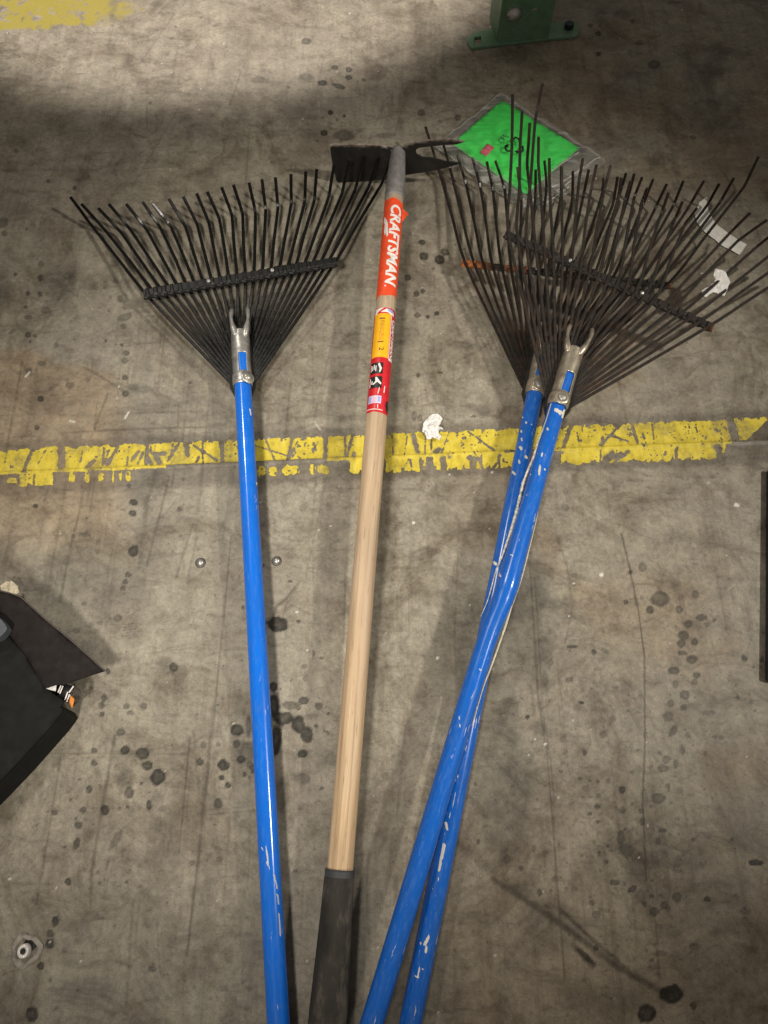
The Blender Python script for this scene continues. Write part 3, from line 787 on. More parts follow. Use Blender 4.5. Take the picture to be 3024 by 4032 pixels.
def crossbar(root, A, B, mat, up, nclip, width=.014, rust=None, rivets=(), rivmat=None, sag=0.0):
    """flat channel with a row of clips along its lower edge"""
    d = (B - A).normalized()
    fw = Vector((0, 0, 1)).cross(d).normalized()
    if fw.y < 0: fw = -fw
    V, Fc = [], []
    n = 60
    prof = [(-.5, 0), (-.5, .0035), (-.3, .0048), (.42, .0052), (.5, .0042), (.5, 0)]
    for i in range(n + 1):
        p = A.lerp(B, i / n)
        wv = 1 + .10 * math.sin(i * 1.9) + .06 * random.uniform(-1, 1)
        for a, b in prof: V.append(p + fw * (a * width * wv) + Vector((0, 0, b)))
    m = len(prof)
    for i in range(n):
        for k in range(m):
            a, b = i * m + k, i * m + (k + 1) % m
            Fc.append((a, b, b + m, a + m))
    Fc.append(tuple(range(m))); Fc.append(tuple(range(n * m, n * m + m))[::-1])
    parts = [(V, Fc)]
    # lower wire with wound clips round each tine
    # a wound clip over every tine
    for k in range(nclip):
        q = (k + .5) / nclip
        p = A.lerp(B, q)
        hw = (B - A).length / nclip * random.uniform(.20, .32)
        wv = width * random.uniform(.56, .70)
        zt_ = random.uniform(.0055, .0080)
        Vb = [p + d * (sx * hw) + fw * (sy * wv - width * .06) + Vector((0, 0, zz)) for zz, tp in ((-.001, 1), (zt_ * .7, 1), (zt_, .55)) for sx, sy in ((-tp, -tp), (tp, -tp), (tp, tp), (-tp, tp))]
        Fb = [(3, 2, 1, 0), (8, 9, 10, 11)] + [(l * 4 + e, l * 4 + (e + 1) % 4, l * 4 + 4 + (e + 1) % 4, l * 4 + 4 + e) for l in (0, 1) for e in range(4)]
        parts.append((Vb, Fb))
    base = [A.lerp(B, i / 80) - fw * (width * .5 + .003) + Vector((0, 0, .002 + .0018 * math.cos(i / 80 * nclip * 2 * math.pi))) for i in range(81)]
    parts.append(sweep(base, .0030, 8))
    V, Fc = join(*parts)
    o = mesh_obj('crossbar', V, Fc, mat, root, smooth=False)
    fix_normals(o)
    f = np.array([(Vector(v) - A).dot(d) / (B - A).length for v in V])
    add_attr(o, 'rust', rust(f) if rust else np.zeros(len(V)))
    for q in rivets:
        p = A.lerp(B, q) + Vector((0, 0, .0045)) + fw * .001
        Vd, Fd = disc(p, Vector((0, -.3, 1)), .0036, .003)
        mesh_obj('rivet', Vd, Fd, rivmat or ZINC, root)
    return o

def ferrule(root, fr, v_bot, v_slot_b, v_slot_t, v_top, rr, slot_th, ears, bolt_th, metal):
    """fr: Frame running from head (P0) to butt; v_*: photo rows"""
    db, sb, st, dt = fr.d(v_bot), fr.d(v_slot_b), fr.d(v_slot_t), fr.d(v_top)
    V, Fc = tube_band(fr, dt, db, rr, slot_th, (st, sb), nd=60, nt=64, dent=.018)
    o = mesh_obj('socket', V, Fc, metal, root); solidify(o, .0009)
    # rolled collar where the bolt goes through
    P = [fr.pt(sb - .002 + (db - sb + .002) * k / 8, 0, 0) for k in range(9)]
    prof = [0.98, 1.08, 1.11, 1.12, 1.12, 1.12, 1.11, 1.08, 0.98]
    V, Fc = sweep(P, lambda t: rr * prof[min(8, int(round(t * 8)))], 40, caps=False)
    o = mesh_obj('collar', V, Fc, metal, root)
    V, Fc = disc(fr.pt((sb + db) / 2 + .002, bolt_th, rr * 1.10), fr.n * math.cos(bolt_th) + fr.c * math.sin(bolt_th), .0072, .0045, 24)
    w, f2 = disc(fr.pt((sb + db) / 2 + .002, bolt_th, rr * 1.08), fr.n * math.cos(bolt_th) + fr.c * math.sin(bolt_th), .0115, .002, 28, 0)
    mesh_obj('washer', w, f2, metal, root)
    mesh_obj('bolt', V, Fc, BOLT, root)
    # two prongs that carry the head forward out of the socket
    for th, ln, lat in ears:
        pts = []
        for k in range(9):
            q = k / 8
            pts.append(fr.pt(dt + .012 - (ln + .012) * q, th, rr * (.82 + .25 * math.sin(q * math.pi))) + fr.c * (lat * math.sin(q * math.pi * .5)) - Vector((0, 0, .010 * q * q)))
        V, Fc = sweep(catmull(pts, 3), lambda t: .0042 * (1.15 - .5 * t) * (1 + .25 * math.sin(t * 9)), 12)
        mesh_obj('prong', V, Fc, metal, root)
    # dark clamp plate under the socket that grips the tine roots
    Vp, Fp = [], []
    for d, w_ in ((db + .018, .012), (db - .004, .021), (db - .05, .020), (dt + .01, .016), (dt - .02, .012)):
        for sx, zz in ((-1, -.3), (1, -.3), (1, -.75), (-1, -.75)):
            Vp.append(fr.P0 + fr.a * d + fr.c * (sx * w_) + fr.n * (zz * rr))
    for i in range(4):
        for k in range(4):
            a, b = i * 4 + k, i * 4 + (k + 1) % 4
            Fp.append((a, b, b + 4, a + 4))
    Fp += [(0, 1, 2, 3), (19, 18, 17, 16)]
    o = mesh_obj('clamp_plate', Vp, Fp, DARKSTEEL, root, smooth=False); fix_normals(o)
    def roots(f):
        s = -1 if f < .5 else 1
        k = abs(f - .5) * 2
        return fr.P0 + fr.a * (dt + .0 + (db - dt - .006) * (k ** .7)) + fr.c * (s * (.004 + .010 * k)) - fr.n * (rr * (.55 + .2 * (1 - k)))
    return roots

def spread_tines(tips, bends): return list(zip(tips, bends))

# ------------------------------------------------------------------ left rake: clean black head, bright blue handle
zz = zt(200, 550, .8439)
tips = [(92,268),(143,300),(222,320),(270,300),(352,300),(428,290),(475,298),(550,275),(617,265),(680,250),(730,243),(797,222),(852,210),(925,200),(985,185),(1048,175),(1121,160),(1190,148),(1241,137),(1322,118),(1392,100),(1462,80),(1536,68),(1592,88)]
bnds = [(190,400),(260,430),(330,435),(372,420),(448,420),(512,412),(562,408),(628,405),(682,392),(737,385),(787,370),(845,350),(895,345),(955,338),(1003,330),(1060,318),(1122,300),(1185,290),(1230,283),(1297,268),(1358,255),(1418,240),(1480,228),(1545,205)]
TL = spread_tines([zz(*p) for p in tips], [zz(*p) for p in bnds])
R1 = empty('leaf_rake', G(960, 1530, 0), 'leaf rake with clean black tines and a bright unscratched blue handle', 'rake', 'blue handled leaf rakes on the floor')
A0, A1 = G(957, 1530, .034), G(1096, 4022, .022)
dirA = (A0 - A1).normalized()
HEAD0 = A0 + dirA * .135
END = A1 - dirA * .35
chips = [((1046,3330),(1060,3420),5),((1078,3440),(1092,3500),6),((1030,3335),(1034,3345),4),((1010,3300),(1012,3325),4),((1010,1900),(1013,1908),4),((984,1610),(988,1635),4),((1092,3520),(1098,3560),4),((1100,3600),(1104,3680),3),((1000,3290),(1003,3320),5),((1050,3395),(1052,3402),5)]
pole('handle', [HEAD0.lerp(A1, at_v(HEAD0, A1, 1340)), A0, A0.lerp(A1, .5), A1, END], lambda q: .0136, BLUE_NEW, R1, chips)
fr = Frame(HEAD0, A1, .0136, .15)
roots = ferrule(R1, fr, 1521, 1478, 1405, 1313, .0146, (-.30, .62), [(-.6, .048, -.006), (.65, .052, .006)], .55, ZINC)
BL, BR = G(*zz(436, 722), .036), G(*zz(1332, 570), .040)
crossbar(R1, BL, BR, BAR_NEW, None, 24, rivets=(.335, .665))
make_tines(R1, TL, BL, BR, roots, TINE_NEW, lambda f: .012 + .004 * f, lambda f: .040 + .030 * f, wide=1.12)

# ------------------------------------------------------------------ lower right rake: browned tines, rusted crossbar end
R2 = empty('leaf_rake', G(2095, 1570, 0), 'scuffed leaf rake with an orange rusted crossbar corner, its handle beneath the other blue handle', 'rake', 'blue handled leaf rakes on the floor')
A0, A1 = G(2098, 1590, .030), G(1617, 4022, .024)
dirA = (A0 - A1).normalized()
HEAD0 = A0 + dirA * .135
END = A1 - dirA * .35
zc = zt(1400, 3300, .331)
chips = [(zc(1055,80),zc(1020,240),11),(zc(1020,240),zc(990,390),8),(zc(870,1180),zc(815,1270),9),(zc(770,1250),zc(775,1260),7),(zc(845,1310),zc(835,1360),8),(zc(760,1540),zc(740,1650),5),(zc(800,1560),zc(805,1570),7),(zc(715,1650),zc(745,1655),6),
 (zc(915,610),zc(918,618),5),(zc(880,720),zc(920,730),2),(zc(700,1900),zc(705,1910),4),(zc(985,450),zc(985,520),3),((1756,3240),(1762,3265),8),((1795,3120),(1770,3220),4),((1805,3050),(1790,3080),4),((1945,2215),(1952,2220),9)]
zc = zt(2000, 1200, .3165)
chips += [(zc(225,1460),zc(225,1470),7),(zc(180,1400),zc(182,1402),6),(zc(170,1660),zc(172,1690),6),(zc(165,1570),zc(168,1580),6),(zc(150,1770),zc(165,1790),9),(zc(60,2080),zc(90,2110),8),(zc(135,1940),zc(140,1960),6),(zc(225,1890),zc(235,1905),8),(zc(290,1480),zc(295,1500),4)]
pole('handle', [HEAD0.lerp(A1, at_v(HEAD0, A1, 1395)), A0, A0.lerp(A1, .5), A1, END], lambda q: .0134, BLUE_OLD, R2, chips)
fr = Frame(HEAD0, A1, .0134, .15)
roots = ferrule(R2, fr, 1556, 1500, 1425, 1370, .0144, (-.25, .75), [(-.6, .05, -.006), (.65, .05, .006)], .25, BRASSY)
BL, BR = G(1818, 1036, .030), G(2640, 1124, .024)
crossbar(R2, BL, BR, BAR_OLD, None, 24, width=.0062, rivets=(.36, .68), rust=lambda f: np.clip(np.maximum(1.2 - f / .13, .5 - np.abs(f - 1.0) / .03), 0, 1) + .35 * (np.abs(f - .27) < .06))
z1, z2 = zt(1650, 480, .422), zt(2250, 600, .4666)
ta = [z1(60,45), z1(228,212), z1(358,308), z1(497,332), z1(632,370), z1(712,362), z1(918,420), z1(1088,445), z1(1170,362), z1(1325,420), z1(1435,460), (2318,668), z2(270,222), z2(390,205), z2(460,178), z2(530,180), z2(690,225), z2(805,266), z2(945,240), z2(1120,238), z2(1248,264), z2(1372,215), z2(1580,34)]
ba = [z1(205,520), z1(290,440), z1(440,590), z1(575,620), z1(690,650), z1(800,630), z1(955,740), z1(1085,700), z1(1190,600), z1(1325,690), z1(1430,720), (2296,775), z2(255,370), z2(350,440), z2(420,310), z2(475,390), z2(597,460), z2(705,475), z2(858,455), z2(985,470), z2(1150,440), z2(1250,428), z2(1455,295)]
make_tines(R2, list(zip(ta, ba)), BL, BR, roots, TINE_OLD, lambda f: .012, lambda f: .055, drop=-.0062, wide=1.0)

# ------------------------------------------------------------------ upper right rake: cracked handle, tall bent tines
R3 = empty('leaf_rake', G(2195, 1600, 0), 'worn leaf rake with a cracked, splintering blue handle, lying across another rake', 'rake', 'blue handled leaf rakes on the floor')
A0, A1 = G(2194, 1600, .066), G(1466, 4022, .046)
dirA = (A0 - A1).normalized()
HEAD0 = A0 + dirA * .135
END = A1 - dirA * .35
mids = [G(2031, 2187, .066), G(1979, 2362, .064), G(1898, 2580, .060), G(1682, 3300, .052)]
split = [(2170,1590),(2155,1640),(2136,1694),(2117,1744),(2104,1792),(2084,1840),(2060,1903),(2038,1995),(2012,2087),(1978,2188),(1952,2252),(1921,2362),(1893,2427),(1874,2482),(1852,2574)]
wd = [4, 4, 4, 5, 6, 6, 7, 7, 9, 9, 5, 4, 4, 3, 3]
chips = [(a, b, w) for a, b, w in zip(split[:-1], split[1:], wd)]
zc = zt(2000, 1200, .3165)
chips += [(zc(600,1310),zc(660,1340),13),(zc(640,1350),zc(650,1360),9),(zc(700,1310),zc(680,1400),7),(zc(490,1540),zc(494,1552),8),(zc(430,1850),zc(420,1880),6),(zc(400,2010),zc(390,2110),6),(zc(455,2050),zc(460,2056),6),(zc(340,2050),zc(342,2054),5),(zc(370,1840),zc(372,1850),4)]
zc = zt(1500, 1600, .9186)
chips += [(zc(423,1125),zc(428,1132),6),(zc(555,635),zc(565,640),3),(zc(505,715),zc(512,728),6),(zc(335,1330),zc(340,1390),2),(zc(605,390),zc(625,380),3),(zc(640,290),zc(642,294),4)]
B3o, P3 = pole('handle', [HEAD0.lerp(A1, at_v(HEAD0, A1, 1405)), A0] + mids + [A1, END], lambda q: .0134 + .0026 * math.exp(-((q - .36) / .10) ** 2), BLUE_OLD2, R3, chips)
fr = Frame(HEAD0, A0.lerp(A1, .25), .0134, .3)
roots = ferrule(R3, fr, 1604, 1557, 1480, 1382, .0150, (-.05, .85), [(-.75, .05, -.008), (.75, .05, .010)], .20, BRASSY)
BL, BR = G(1990, 922, .100), G(2806, 1292, .070)
crossbar(R3, BL, BR, BAR_OLD, None, 22, width=.0095, rivets=(.315, .66), rust=lambda f: .25 * (f > .985))
z3 = zt(1700, 300, .482)
tb = [(z3(660,150), z3(655,560), .150, .125), (z3(738,290), z3(722,560), .135, .120), (z3(905,62), z3(845,360), .165, .13), (z3(800,385), z3(778,720), .125, .11), (z3(872,498), z3(870,700), .11, .10), (z3(960,672), z3(962,860), .10, .09), (z3(1062,735), z3(1062,930), .09, .07),
 (z2(97,48), z2(62,250)), (z2(212,103), z2(155,370)), (z2(332,108), z2(275,320)), (z2(420,215), z2(395,380)), (z2(500,240), z2(450,410)), (z2(597,208), z2(530,378)), (z2(640,300), z2(590,430)), (z2(820,340), z2(757,520)), (z2(938,415), z2(870,570)),
 (z2(1060,470), z2(960,600)), (z2(1510,510), z2(1330,688)), (z2(1652,570), z2(1400,750)), (z2(1740,660), z2(1560,800)), (z2(1830,780), z2(1660,880)), (z2(1900,880), z2(1740,960)), (z2(1960,980), z2(1820,1040))]
make_tines(R3, [(p[0], p[1]) + tuple(p[2:]) for p in tb], BL, BR, roots, TINE_OLD2, lambda f: .085 - .045 * f, lambda f: .110 - .030 * f, drop=-.0062, wide=1.0)
# long splinter standing off the cracked handle
def strand(name, pts, hs, r, mat, parent):
    P = catmull([G(u, v, h) for (u, v), h in zip(pts, hs)], 8)
    rs = random.Random(len(pts))
    jit = [rs.uniform(-1, 1) for _ in range(400)]
    def rad(q):
        k = q * 120
        i = int(k)
        n_ = jit[i] * (1 - k + i) + jit[i + 1] * (k - i)
        return r * (.22 + .78 * math.sin(math.pi * min(1, max(0, q))) ** 1.3) * (1 + (0.28 * n_ if r > .0018 else 0))
    V, Fc = sweep(P, rad, 8)
    return mesh_obj(name, V, Fc, mat, parent)
RAW = simple('bare_fibreglass', (.62, .57, .42), .7, 0, .35, 160)
strand('split_edge', split[:-2], [.072 - .0010 * k for k in range(len(split) - 2)], .0022, simple('frayed_fibreglass', (.66, .62, .54), .85, 0, .6, 240), R3)
strand('splinter', [(2122,1985),(2113,2040),(2088,2142),(2052,2280),(2010,2400),(1978,2500),(1932,2630),(1904,2702),(1870,2820),(1858,2858)], [.062,.060,.058,.056,.054,.052,.050,.050,.050,.052], .0015, RAW, R3)
strand('splinter', [(2032,2300),(2018,2370),(2000,2440),(1986,2490)], [.066,.066,.065,.062], .0009, RAW, R3)

# ------------------------------------------------------------------ hoe
R4 = empty('hoe', G(1569, 690, 0), 'forked weeding hoe with a pale wooden handle, torn orange sticker and dark grip', 'hoe')
P0, P1 = G(1568, 597, .076), G(1290, 4022, .030)
fr = Frame(P0, P1, .0164, .35)
ax = fr.a
dW0, dW1 = fr.d(778), fr.d(3437)
t = NT('pale_ash_wood')
hc = t.attr('along', 'Vector')
g1 = t.noise(1, 6, .65, vec=t.mapped((5, 210, 210), vec=hc), dist=.6)
g2 = t.noise(1, 4, .6, vec=t.mapped((3, 45, 45), vec=hc))
g3 = t.noise(1, 3, .6, vec=t.mapped((2.2, 8, 8), vec=hc))
c = t.ramp(g1, [(.30, (.32, .21, .115)), (.48, (.53, .385, .235)), (.68, (.66, .52, .355))])
c = t.mix(1.0, c, t.ramp(g2, [(.3, (.78, .74, .70)), (.6, (1.05, 1.03, 1.0))]), 'MULTIPLY')
c = t.mix(t.ramp(g3, [(.42, 0.0), (.66, .55)]), c, (.30, .22, .16))
fk = t.noise(1, 3, .6, vec=t.mapped((26, 420, 420), vec=hc))
c = t.mix(t.ramp(fk, [(.60, 0.0), (.70, .6)]), c, (.20, .125, .065))
c = t.mix(t.math('MULTIPLY', t.attr('chip'), .62), c, t.ramp(g3, [(.4, (.36, .31, .25)), (.6, (.24, .20, .16))]))
t.set(c, t.ramp(g1, [(.3, .42), (.7, .58)]), 0, .45)
t.bump(g1, .18, .0006)
pts = [fr.pt(dW0, 0, 0), fr.pt(dW0 + .4, 0, 0), fr.pt(dW1 + .03, 0, 0)]
ho, _ = pole('handle', pts, lambda q: .0164 * (1 - .10 * max(0, 1 - q / .04) ** 2), t.m, R4)
vv = np.array([v.co for v in ho.data.vertices])
dd_ = (vv - np.array(P0)) @ np.array(ax)
ho.data.attributes['chip'].data.foreach_set('value', np.clip(1 - (dd_ - dW0) / .75, 0, 1).astype(np.float32))
# grip
t = NT('dusty_rubber')
n = t.noise(1, 6, .7, vec=t.mapped((9, 34, 34), vec=t.attr('along', 'Vector')))
c = t.ramp(n, [(.38, (.020, .018, .016)), (.54, (.042, .037, .032)), (.70, (.145, .126, .102))])
t.set(c, .78, 0, .25); t.bump(t.noise(500, 3), .15, .0005)
RUB = t.m
dG1 = fr.d(4022) + .03
pts = [fr.pt(dW1 + k * (dG1 - dW1) / 6, 0, 0) for k in range(7)]
pole('grip', pts, lambda q: .0188 + .0042 * min(1, q * 1.25) ** 1.2, RUB, R4, n=200)
V, Fc = sweep([fr.pt(dW1 - .004 + k * .003, 0, 0) for k in range(5)], lambda q: .0190 - .0006 * abs(q - .5), 48)
mesh_obj('grip_ring', V, Fc, simple('grey_rubber', (.045, .047, .052), .6), R4)
# steel socket
t = NT('grey_cast_steel')
n = t.noise(70, 5, .65)
t.set(t.ramp(n, [(.3, (.13, .12, .125)), (.55, (.22, .21, .21)), (.75, (.30, .28, .28))]), .5, .15, .5); t.bump(n, .3, .001)
GREY = t.m
pts = [fr.pt(-.002 + k * (dW0 + .006) / 8, 0, 0) for k in range(9)]
V, Fc = sweep(catmull(pts, 4), lambda q: .0125 + .0046 * min(1, (q * 1.35)) ** .8 if q < .96 else .0172, 40)
mesh_obj('socket', V, Fc, GREY, R4)
# blade and fork stand in one upright plane across the handle
E = fr.pt(.004, 0, 0)
cdir = Vector((ax.y, -ax.x, 0)).normalized()
if cdir.x < 0: cdir = -cdir
npl = Vector((ax.x, ax.y, 0)).normalized()          # points to the butt (towards viewer)
zh = zt(1200, 500, .482)
def plane2(pts):
    out = []
    for p in pts:
        q = on_plane(*zh(*p), E, npl)
        out.append(((q - E).dot(cdir), max(q.z, .0015)))
    return out
to3 = lambda x, y: E + cdir * x + Vector((0, 0, y - E.z))
t = NT('worn_black_steel')
n = t.noise(55, 6, .7)
c = t.ramp(n, [(.35, (.010, .010, .010)), (.6, (.020, .019, .018)), (.75, (.055, .042, .032))])
c = t.mix(t.attr('edge'), c, t.ramp(t.noise(120, 4), [(.3, (.10, .06, .04)), (.6, (.36, .31, .27))]))
t.set(c, .45, .1, .45); t.bump(n, .3, .001)
BLK = t.m
blade = plane2([(205,152),(240,146),(420,146),(610,152),(690,172),(745,190),(775,205),(775,300),(760,420),(640,425),(500,442),(270,462),(255,430),(225,300)])
V, Fc = plate(blade, to3, npl * -.0035 * -1, spacing=.006)
bo = mesh_obj('blade', V, Fc, BLK, R4, smooth=False); fix_normals(bo)
zmx = np.array([p[2] for p in V]); xl = np.array([(Vector(p) - E).dot(cdir) for p in V])
top = np.interp(xl, sorted(p[0] for p in blade[:6]), [p[1] for p in sorted(blade[:6])])
add_attr(bo, 'edge', np.clip(1 - (top - zmx) / .0022, 0, 1) * (xl < -.02))
fork = plane2([(700,185),(735,188),(790,165),(870,132),(1000,110),(1130,97),(1225,103),(1308,122),(1240,140),(1120,148),(1000,160),(930,170),(905,190),(915,225),(960,250),(1050,258),(1150,285),(1270,298),(1200,320),(1100,345),(960,372),(830,390),(760,420),(720,330)])
V, Fc = plate(fork, lambda x, y: to3(x, y) + npl * .0005, npl * .0035, spacing=.006)
fo = mesh_obj('fork', V, Fc, BLK, R4, smooth=False); fix_normals(fo)
xl = np.array([(Vector(p) - E).dot(cdir) for p in V])
ft = sorted(fork[1:8]); zmx = np.array([p[2] for p in V])
add_attr(fo, 'edge', np.clip(1 - (np.interp(xl, [p[0] for p in ft], [p[1] for p in ft]) - zmx) / .002, 0, 1) * .7)

# stickers on the hoe handle
RAD = .0164
def on_handle(d0, tb_, V2, lift):
    return [fr.pt(d0 + x, tb_ + y / RAD, RAD + lift) for x, y in V2]
def lettering(text, v0, v1, th0, th1, mat, parent, lift=.0007, shear=.0, bold=.02, name='lettering', fr_=None):
    cu = bpy.data.curves.new('letters', 'FONT')
    cu.body = text; cu.shear = shear; cu.offset = bold; cu.resolution_u = 3
    ob = bpy.data.objects.new('letters', cu); COL.objects.link(ob)
    me = bpy.data.meshes.new_from_object(ob.evaluated_get(bpy.context.evaluated_depsgraph_get()))
    bpy.data.objects.remove(ob); bpy.data.curves.remove(cu)
    bm = bmesh.new(); bm.from_mesh(me); bpy.data.meshes.remove(me)
    X0, X1 = min(v.co.x for v in bm.verts), max(v.co.x for v in bm.verts)
    Y0, Y1 = min(v.co.y for v in bm.verts), max(v.co.y for v in bm.verts)
    for k in range(1, 10):
        bmesh.ops.bisect_plane(bm, geom=bm.verts[:] + bm.edges[:] + bm.faces[:], plane_co=(0, Y0 + (Y1 - Y0) * k / 10, 0), plane_no=(0, 1, 0))
    d0, d1 = fr.d(v0), fr.d(v1)
    for v in bm.verts:
        a, b = (v.co.x - X0) / (X1 - X0), (v.co.y - Y0) / (Y1 - Y0)
        v.co = fr.pt(d0 + (d1 - d0) * a, th0 + (th1 - th0) * b, RAD + lift)
    return bm_obj(name, bm, mat, parent)
def paper_print(name, c, var=.2, rough=.45):
    return simple(name, c, rough, 0, var, 90)
ORANGE = paper_print('orange_sticker', (.80, .075, .018))
REDP = paper_print('red_sticker', (.58, .012, .022))
YELP = paper_print('yellow_sticker', (.85, .43, .008), .1)
WHITEP = paper_print('white_print', (.78, .75, .72), .1)
BLACKP = paper_print('black_print', (.012, .012, .014), .1)
BLUEP = paper_print('pale_blue_print', (.30, .38, .72), .2)
def noisy(seed, amp_d, amp_t, which):
    r = np.random.default_rng(seed)
    ph = r.uniform(0, 6, 6)
    def f(d, th, a, b):
        w = sum(math.sin(b * (5 + 7 * k) + ph[k]) / (k + 1) for k in range(4))
        q = sum(math.sin(a * (7 + 9 * k) + ph[k]) / (k + 1) for k in range(4))
        if a < .12: d -= amp_d * w * (1 - a / .12)
        if a > .9: d += amp_d * w * ((a - .9) / .1)
        if b > .9: th += amp_t * q * ((b - .9) / .1)
        return d, th
    return f
V, Fc = fr.patch(fr.d(808), fr.d(1184), -1.75, 1.75, RAD + .0003, 40, 30, noisy(3, .002, .1, 0))
st1 = mesh_obj('orange_label', V, Fc, ORANGE, R4)
lettering('CRAFTSMAN', 833, 1146, -.30, .92, WHITEP, st1, shear=.18, bold=.035)
lettering('.', 1147, 1153, -.30, -.12, WHITEP, st1)
# torn white patch and loose corner of the orange sticker
dA = lambda v: fr.d(v)
tear = [(872,-1.0),(886,-.70),(903,-.50),(922,-.42),(952,-.34),(957,-.50),(938,-.58),(950,-.72),(928,-.90),(905,-.84),(893,-1.05)]
def wrap_plate(loop, lift, spacing=.003):
    pl2 = [(dA(v), th * RAD) for v, th in loop]
    return plate(pl2, lambda x, y: fr.pt(x, y / RAD, RAD + lift), spacing=spacing)
V, Fc = wrap_plate(tear, .0006); mesh_obj('torn_patch', V, Fc, WHITEP, st1)
cor = [(832,0),(838,.004),(852,.0105),(862,.006),(876,.002),(880,0)]
Vc = [fr.pt(dA(v), 1.25, RAD + .0005) + fr.c * o_ + fr.n * (o_ * .35) for v, o_ in cor] + [fr.pt(dA(v), 1.05, RAD + .0006) for v in (880, 832)]
o = mesh_obj('loose_corner', Vc, [tuple(range(8))], ORANGE, st1, smooth=False); solidify(o, .0003)

V, Fc = fr.patch(fr.d(1236), fr.d(1640), -1.7, 1.7, RAD + .0003, 40, 30, noisy(5, .0012, .1, 0))
st2 = mesh_obj('red_label', V, Fc, REDP, R4)
V, Fc = join(wrap_plate([(1237,-1.1),(1236,-.2),(1239,.2),(1243,.9),(1257,1.05),(1257,.55),(1252,.3),(1252,-.6),(1262,-1.2)], .0005))
mesh_obj('white_band', V, Fc, WHITEP, st2)
V, Fc = wrap_plate([(1238,.15),(1240,.75),(1250,.85),(1249,.35)], .0009); mesh_obj('blue_band', V, Fc, BLUEP, st2)
V, Fc = join(wrap_plate([(1237,-.15),(1239,.12),(1256,-.62),(1254,-.85)], .0009), wrap_plate([(1240,-1.2),(1240,-1.0),(1258,-1.3),(1262,-1.45)], .0009)); mesh_obj('red_band', V, Fc, REDP, st2)
V, Fc = fr.patch(fr.d(1257), fr.d(1428), -1.12, .62, RAD + .0007, 20, 20); yl = mesh_obj('yellow_panel', V, Fc, YELP, st2)
V, Fc = join(fr.patch(fr.d(1258), fr.d(1428), .66, .74, RAD + .0008, 20, 2), fr.patch(fr.d(1424), fr.d(1434), .70, 1.3, RAD + .0008, 2, 8))
mesh_obj('white_outline', V, Fc, WHITEP, st2)
lettering('CRAFTSMAN', 1272, 1424, .84, 1.30, WHITEP, st2, shear=.2, bold=.03)
bars = []
for v in (1275, 1366): bars.append(fr.patch(fr.d(v), fr.d(v + 5), -.48, .05, RAD + .0010, 2, 8))
rr_ = random.Random(4)
for row in range(5):
    th = -.36 + row * .085
    v = 1284
    while v < 1358:
        ln = rr_.uniform(1.5, 5)
        bars.append(fr.patch(fr.d(v), fr.d(v + ln), th + rr_.uniform(-.02, .02), th + .03, RAD + .0010, 1, 2))
        v += ln + rr_.uniform(1, 3)
V, Fc = join(*bars); mesh_obj('small_print', V, Fc, simple('faded_print', (.16, .09, .01), .5), st2)
lettering('2', 1391, 1402, -.28, .14, BLACKP, st2, lift=.0011, bold=.0)
for v0, v1, art in ((1449, 1492, 0), (1503, 1548, 1)):
    V, Fc = fr.patch(fr.d(v0), fr.d(v1), -1.08, .22, RAD + .0007, 4, 16); sq = mesh_obj('black_panel', V, Fc, BLACKP, st2)
    p = []
    if art == 0:
        for k in range(4): p.append(fr.patch(fr.d(v0 + 9 + (k % 2) * 4), fr.d(v1 - 9 - (k % 3) * 3), -1.0 + k * .17, -.90 + k * .17, RAD + .0011, 4, 3))
        p.append(wrap_plate([(v0+4,-.25),(v0+3,-.1),(v0+16,.02),(v0+22,.12),(v0+38,.0),(v0+40,-.12),(v0+26,-.08),(v0+18,-.15),(v0+12,-.22)], .0011))
    else:
        p.append(wrap_plate([(v0+6,-1.0),(v0+8,-.88),(v1-4,-.92),(v1-3,-1.03)], .0011))
        p.append(wrap_plate([(v0+18,-.8),(v0+18,-.66),(v1-14,-.66),(v1-14,-.8)], .0011))
        p.append(wrap_plate([(v0+4,-.42),(v0+3,-.3),(v0+26,.16),(v0+33,.14),(v0+22,-.22),(v0+34,-.55),(v0+30,-.66),(v0+20,-.38)], .0011))
    V, Fc = join(*p); mesh_obj('pictogram', V, Fc, WHITEP, st2)
V, Fc = fr.patch(fr.d(1578), fr.d(1608), -1.02, .28, RAD + .0007, 4, 14); fl = mesh_obj('pale_panel', V, Fc, paper_print('pale_lilac_print', (.62, .56, .74)), st2)
V, Fc = join(fr.patch(fr.d(1582), fr.d(1604), -.98, -.66, RAD + .001, 3, 5), fr.patch(fr.d(1583), fr.d(1602), -.02, .2, RAD + .001, 3, 4)); mesh_obj('blue_corner', V, Fc, BLUEP, st2)
V, Fc = fr.patch(fr.d(1585), fr.d(1604), -.5, -.18, RAD + .001, 3, 5); mesh_obj('pink_centre', V, Fc, paper_print('pink_print', (.80, .42, .48)), st2)
V, Fc = wrap_plate([(1585,1.15),(1592,.85),(1612,.78),(1630,.95),(1636,1.2),(1615,1.45)], .0007); mesh_obj('torn_hole', V, Fc, BLACKP, st2)
V, Fc = join(wrap_plate([(1536,.50),(1538,.58),(1565,.55),(1562,.45)], .0007), wrap_plate([(1542,.02),(1552,.06),(1575,-.06),(1568,-.1)], .0007), wrap_plate([(1628,-1.2),(1631,-1.2),(1634,.5),(1631,.5)], .0007), wrap_plate([(1612,-.05),(1612,.03),(1628,.06),(1626,-.02)], .0007))
mesh_obj('scrape', V, Fc, WHITEP, st2)

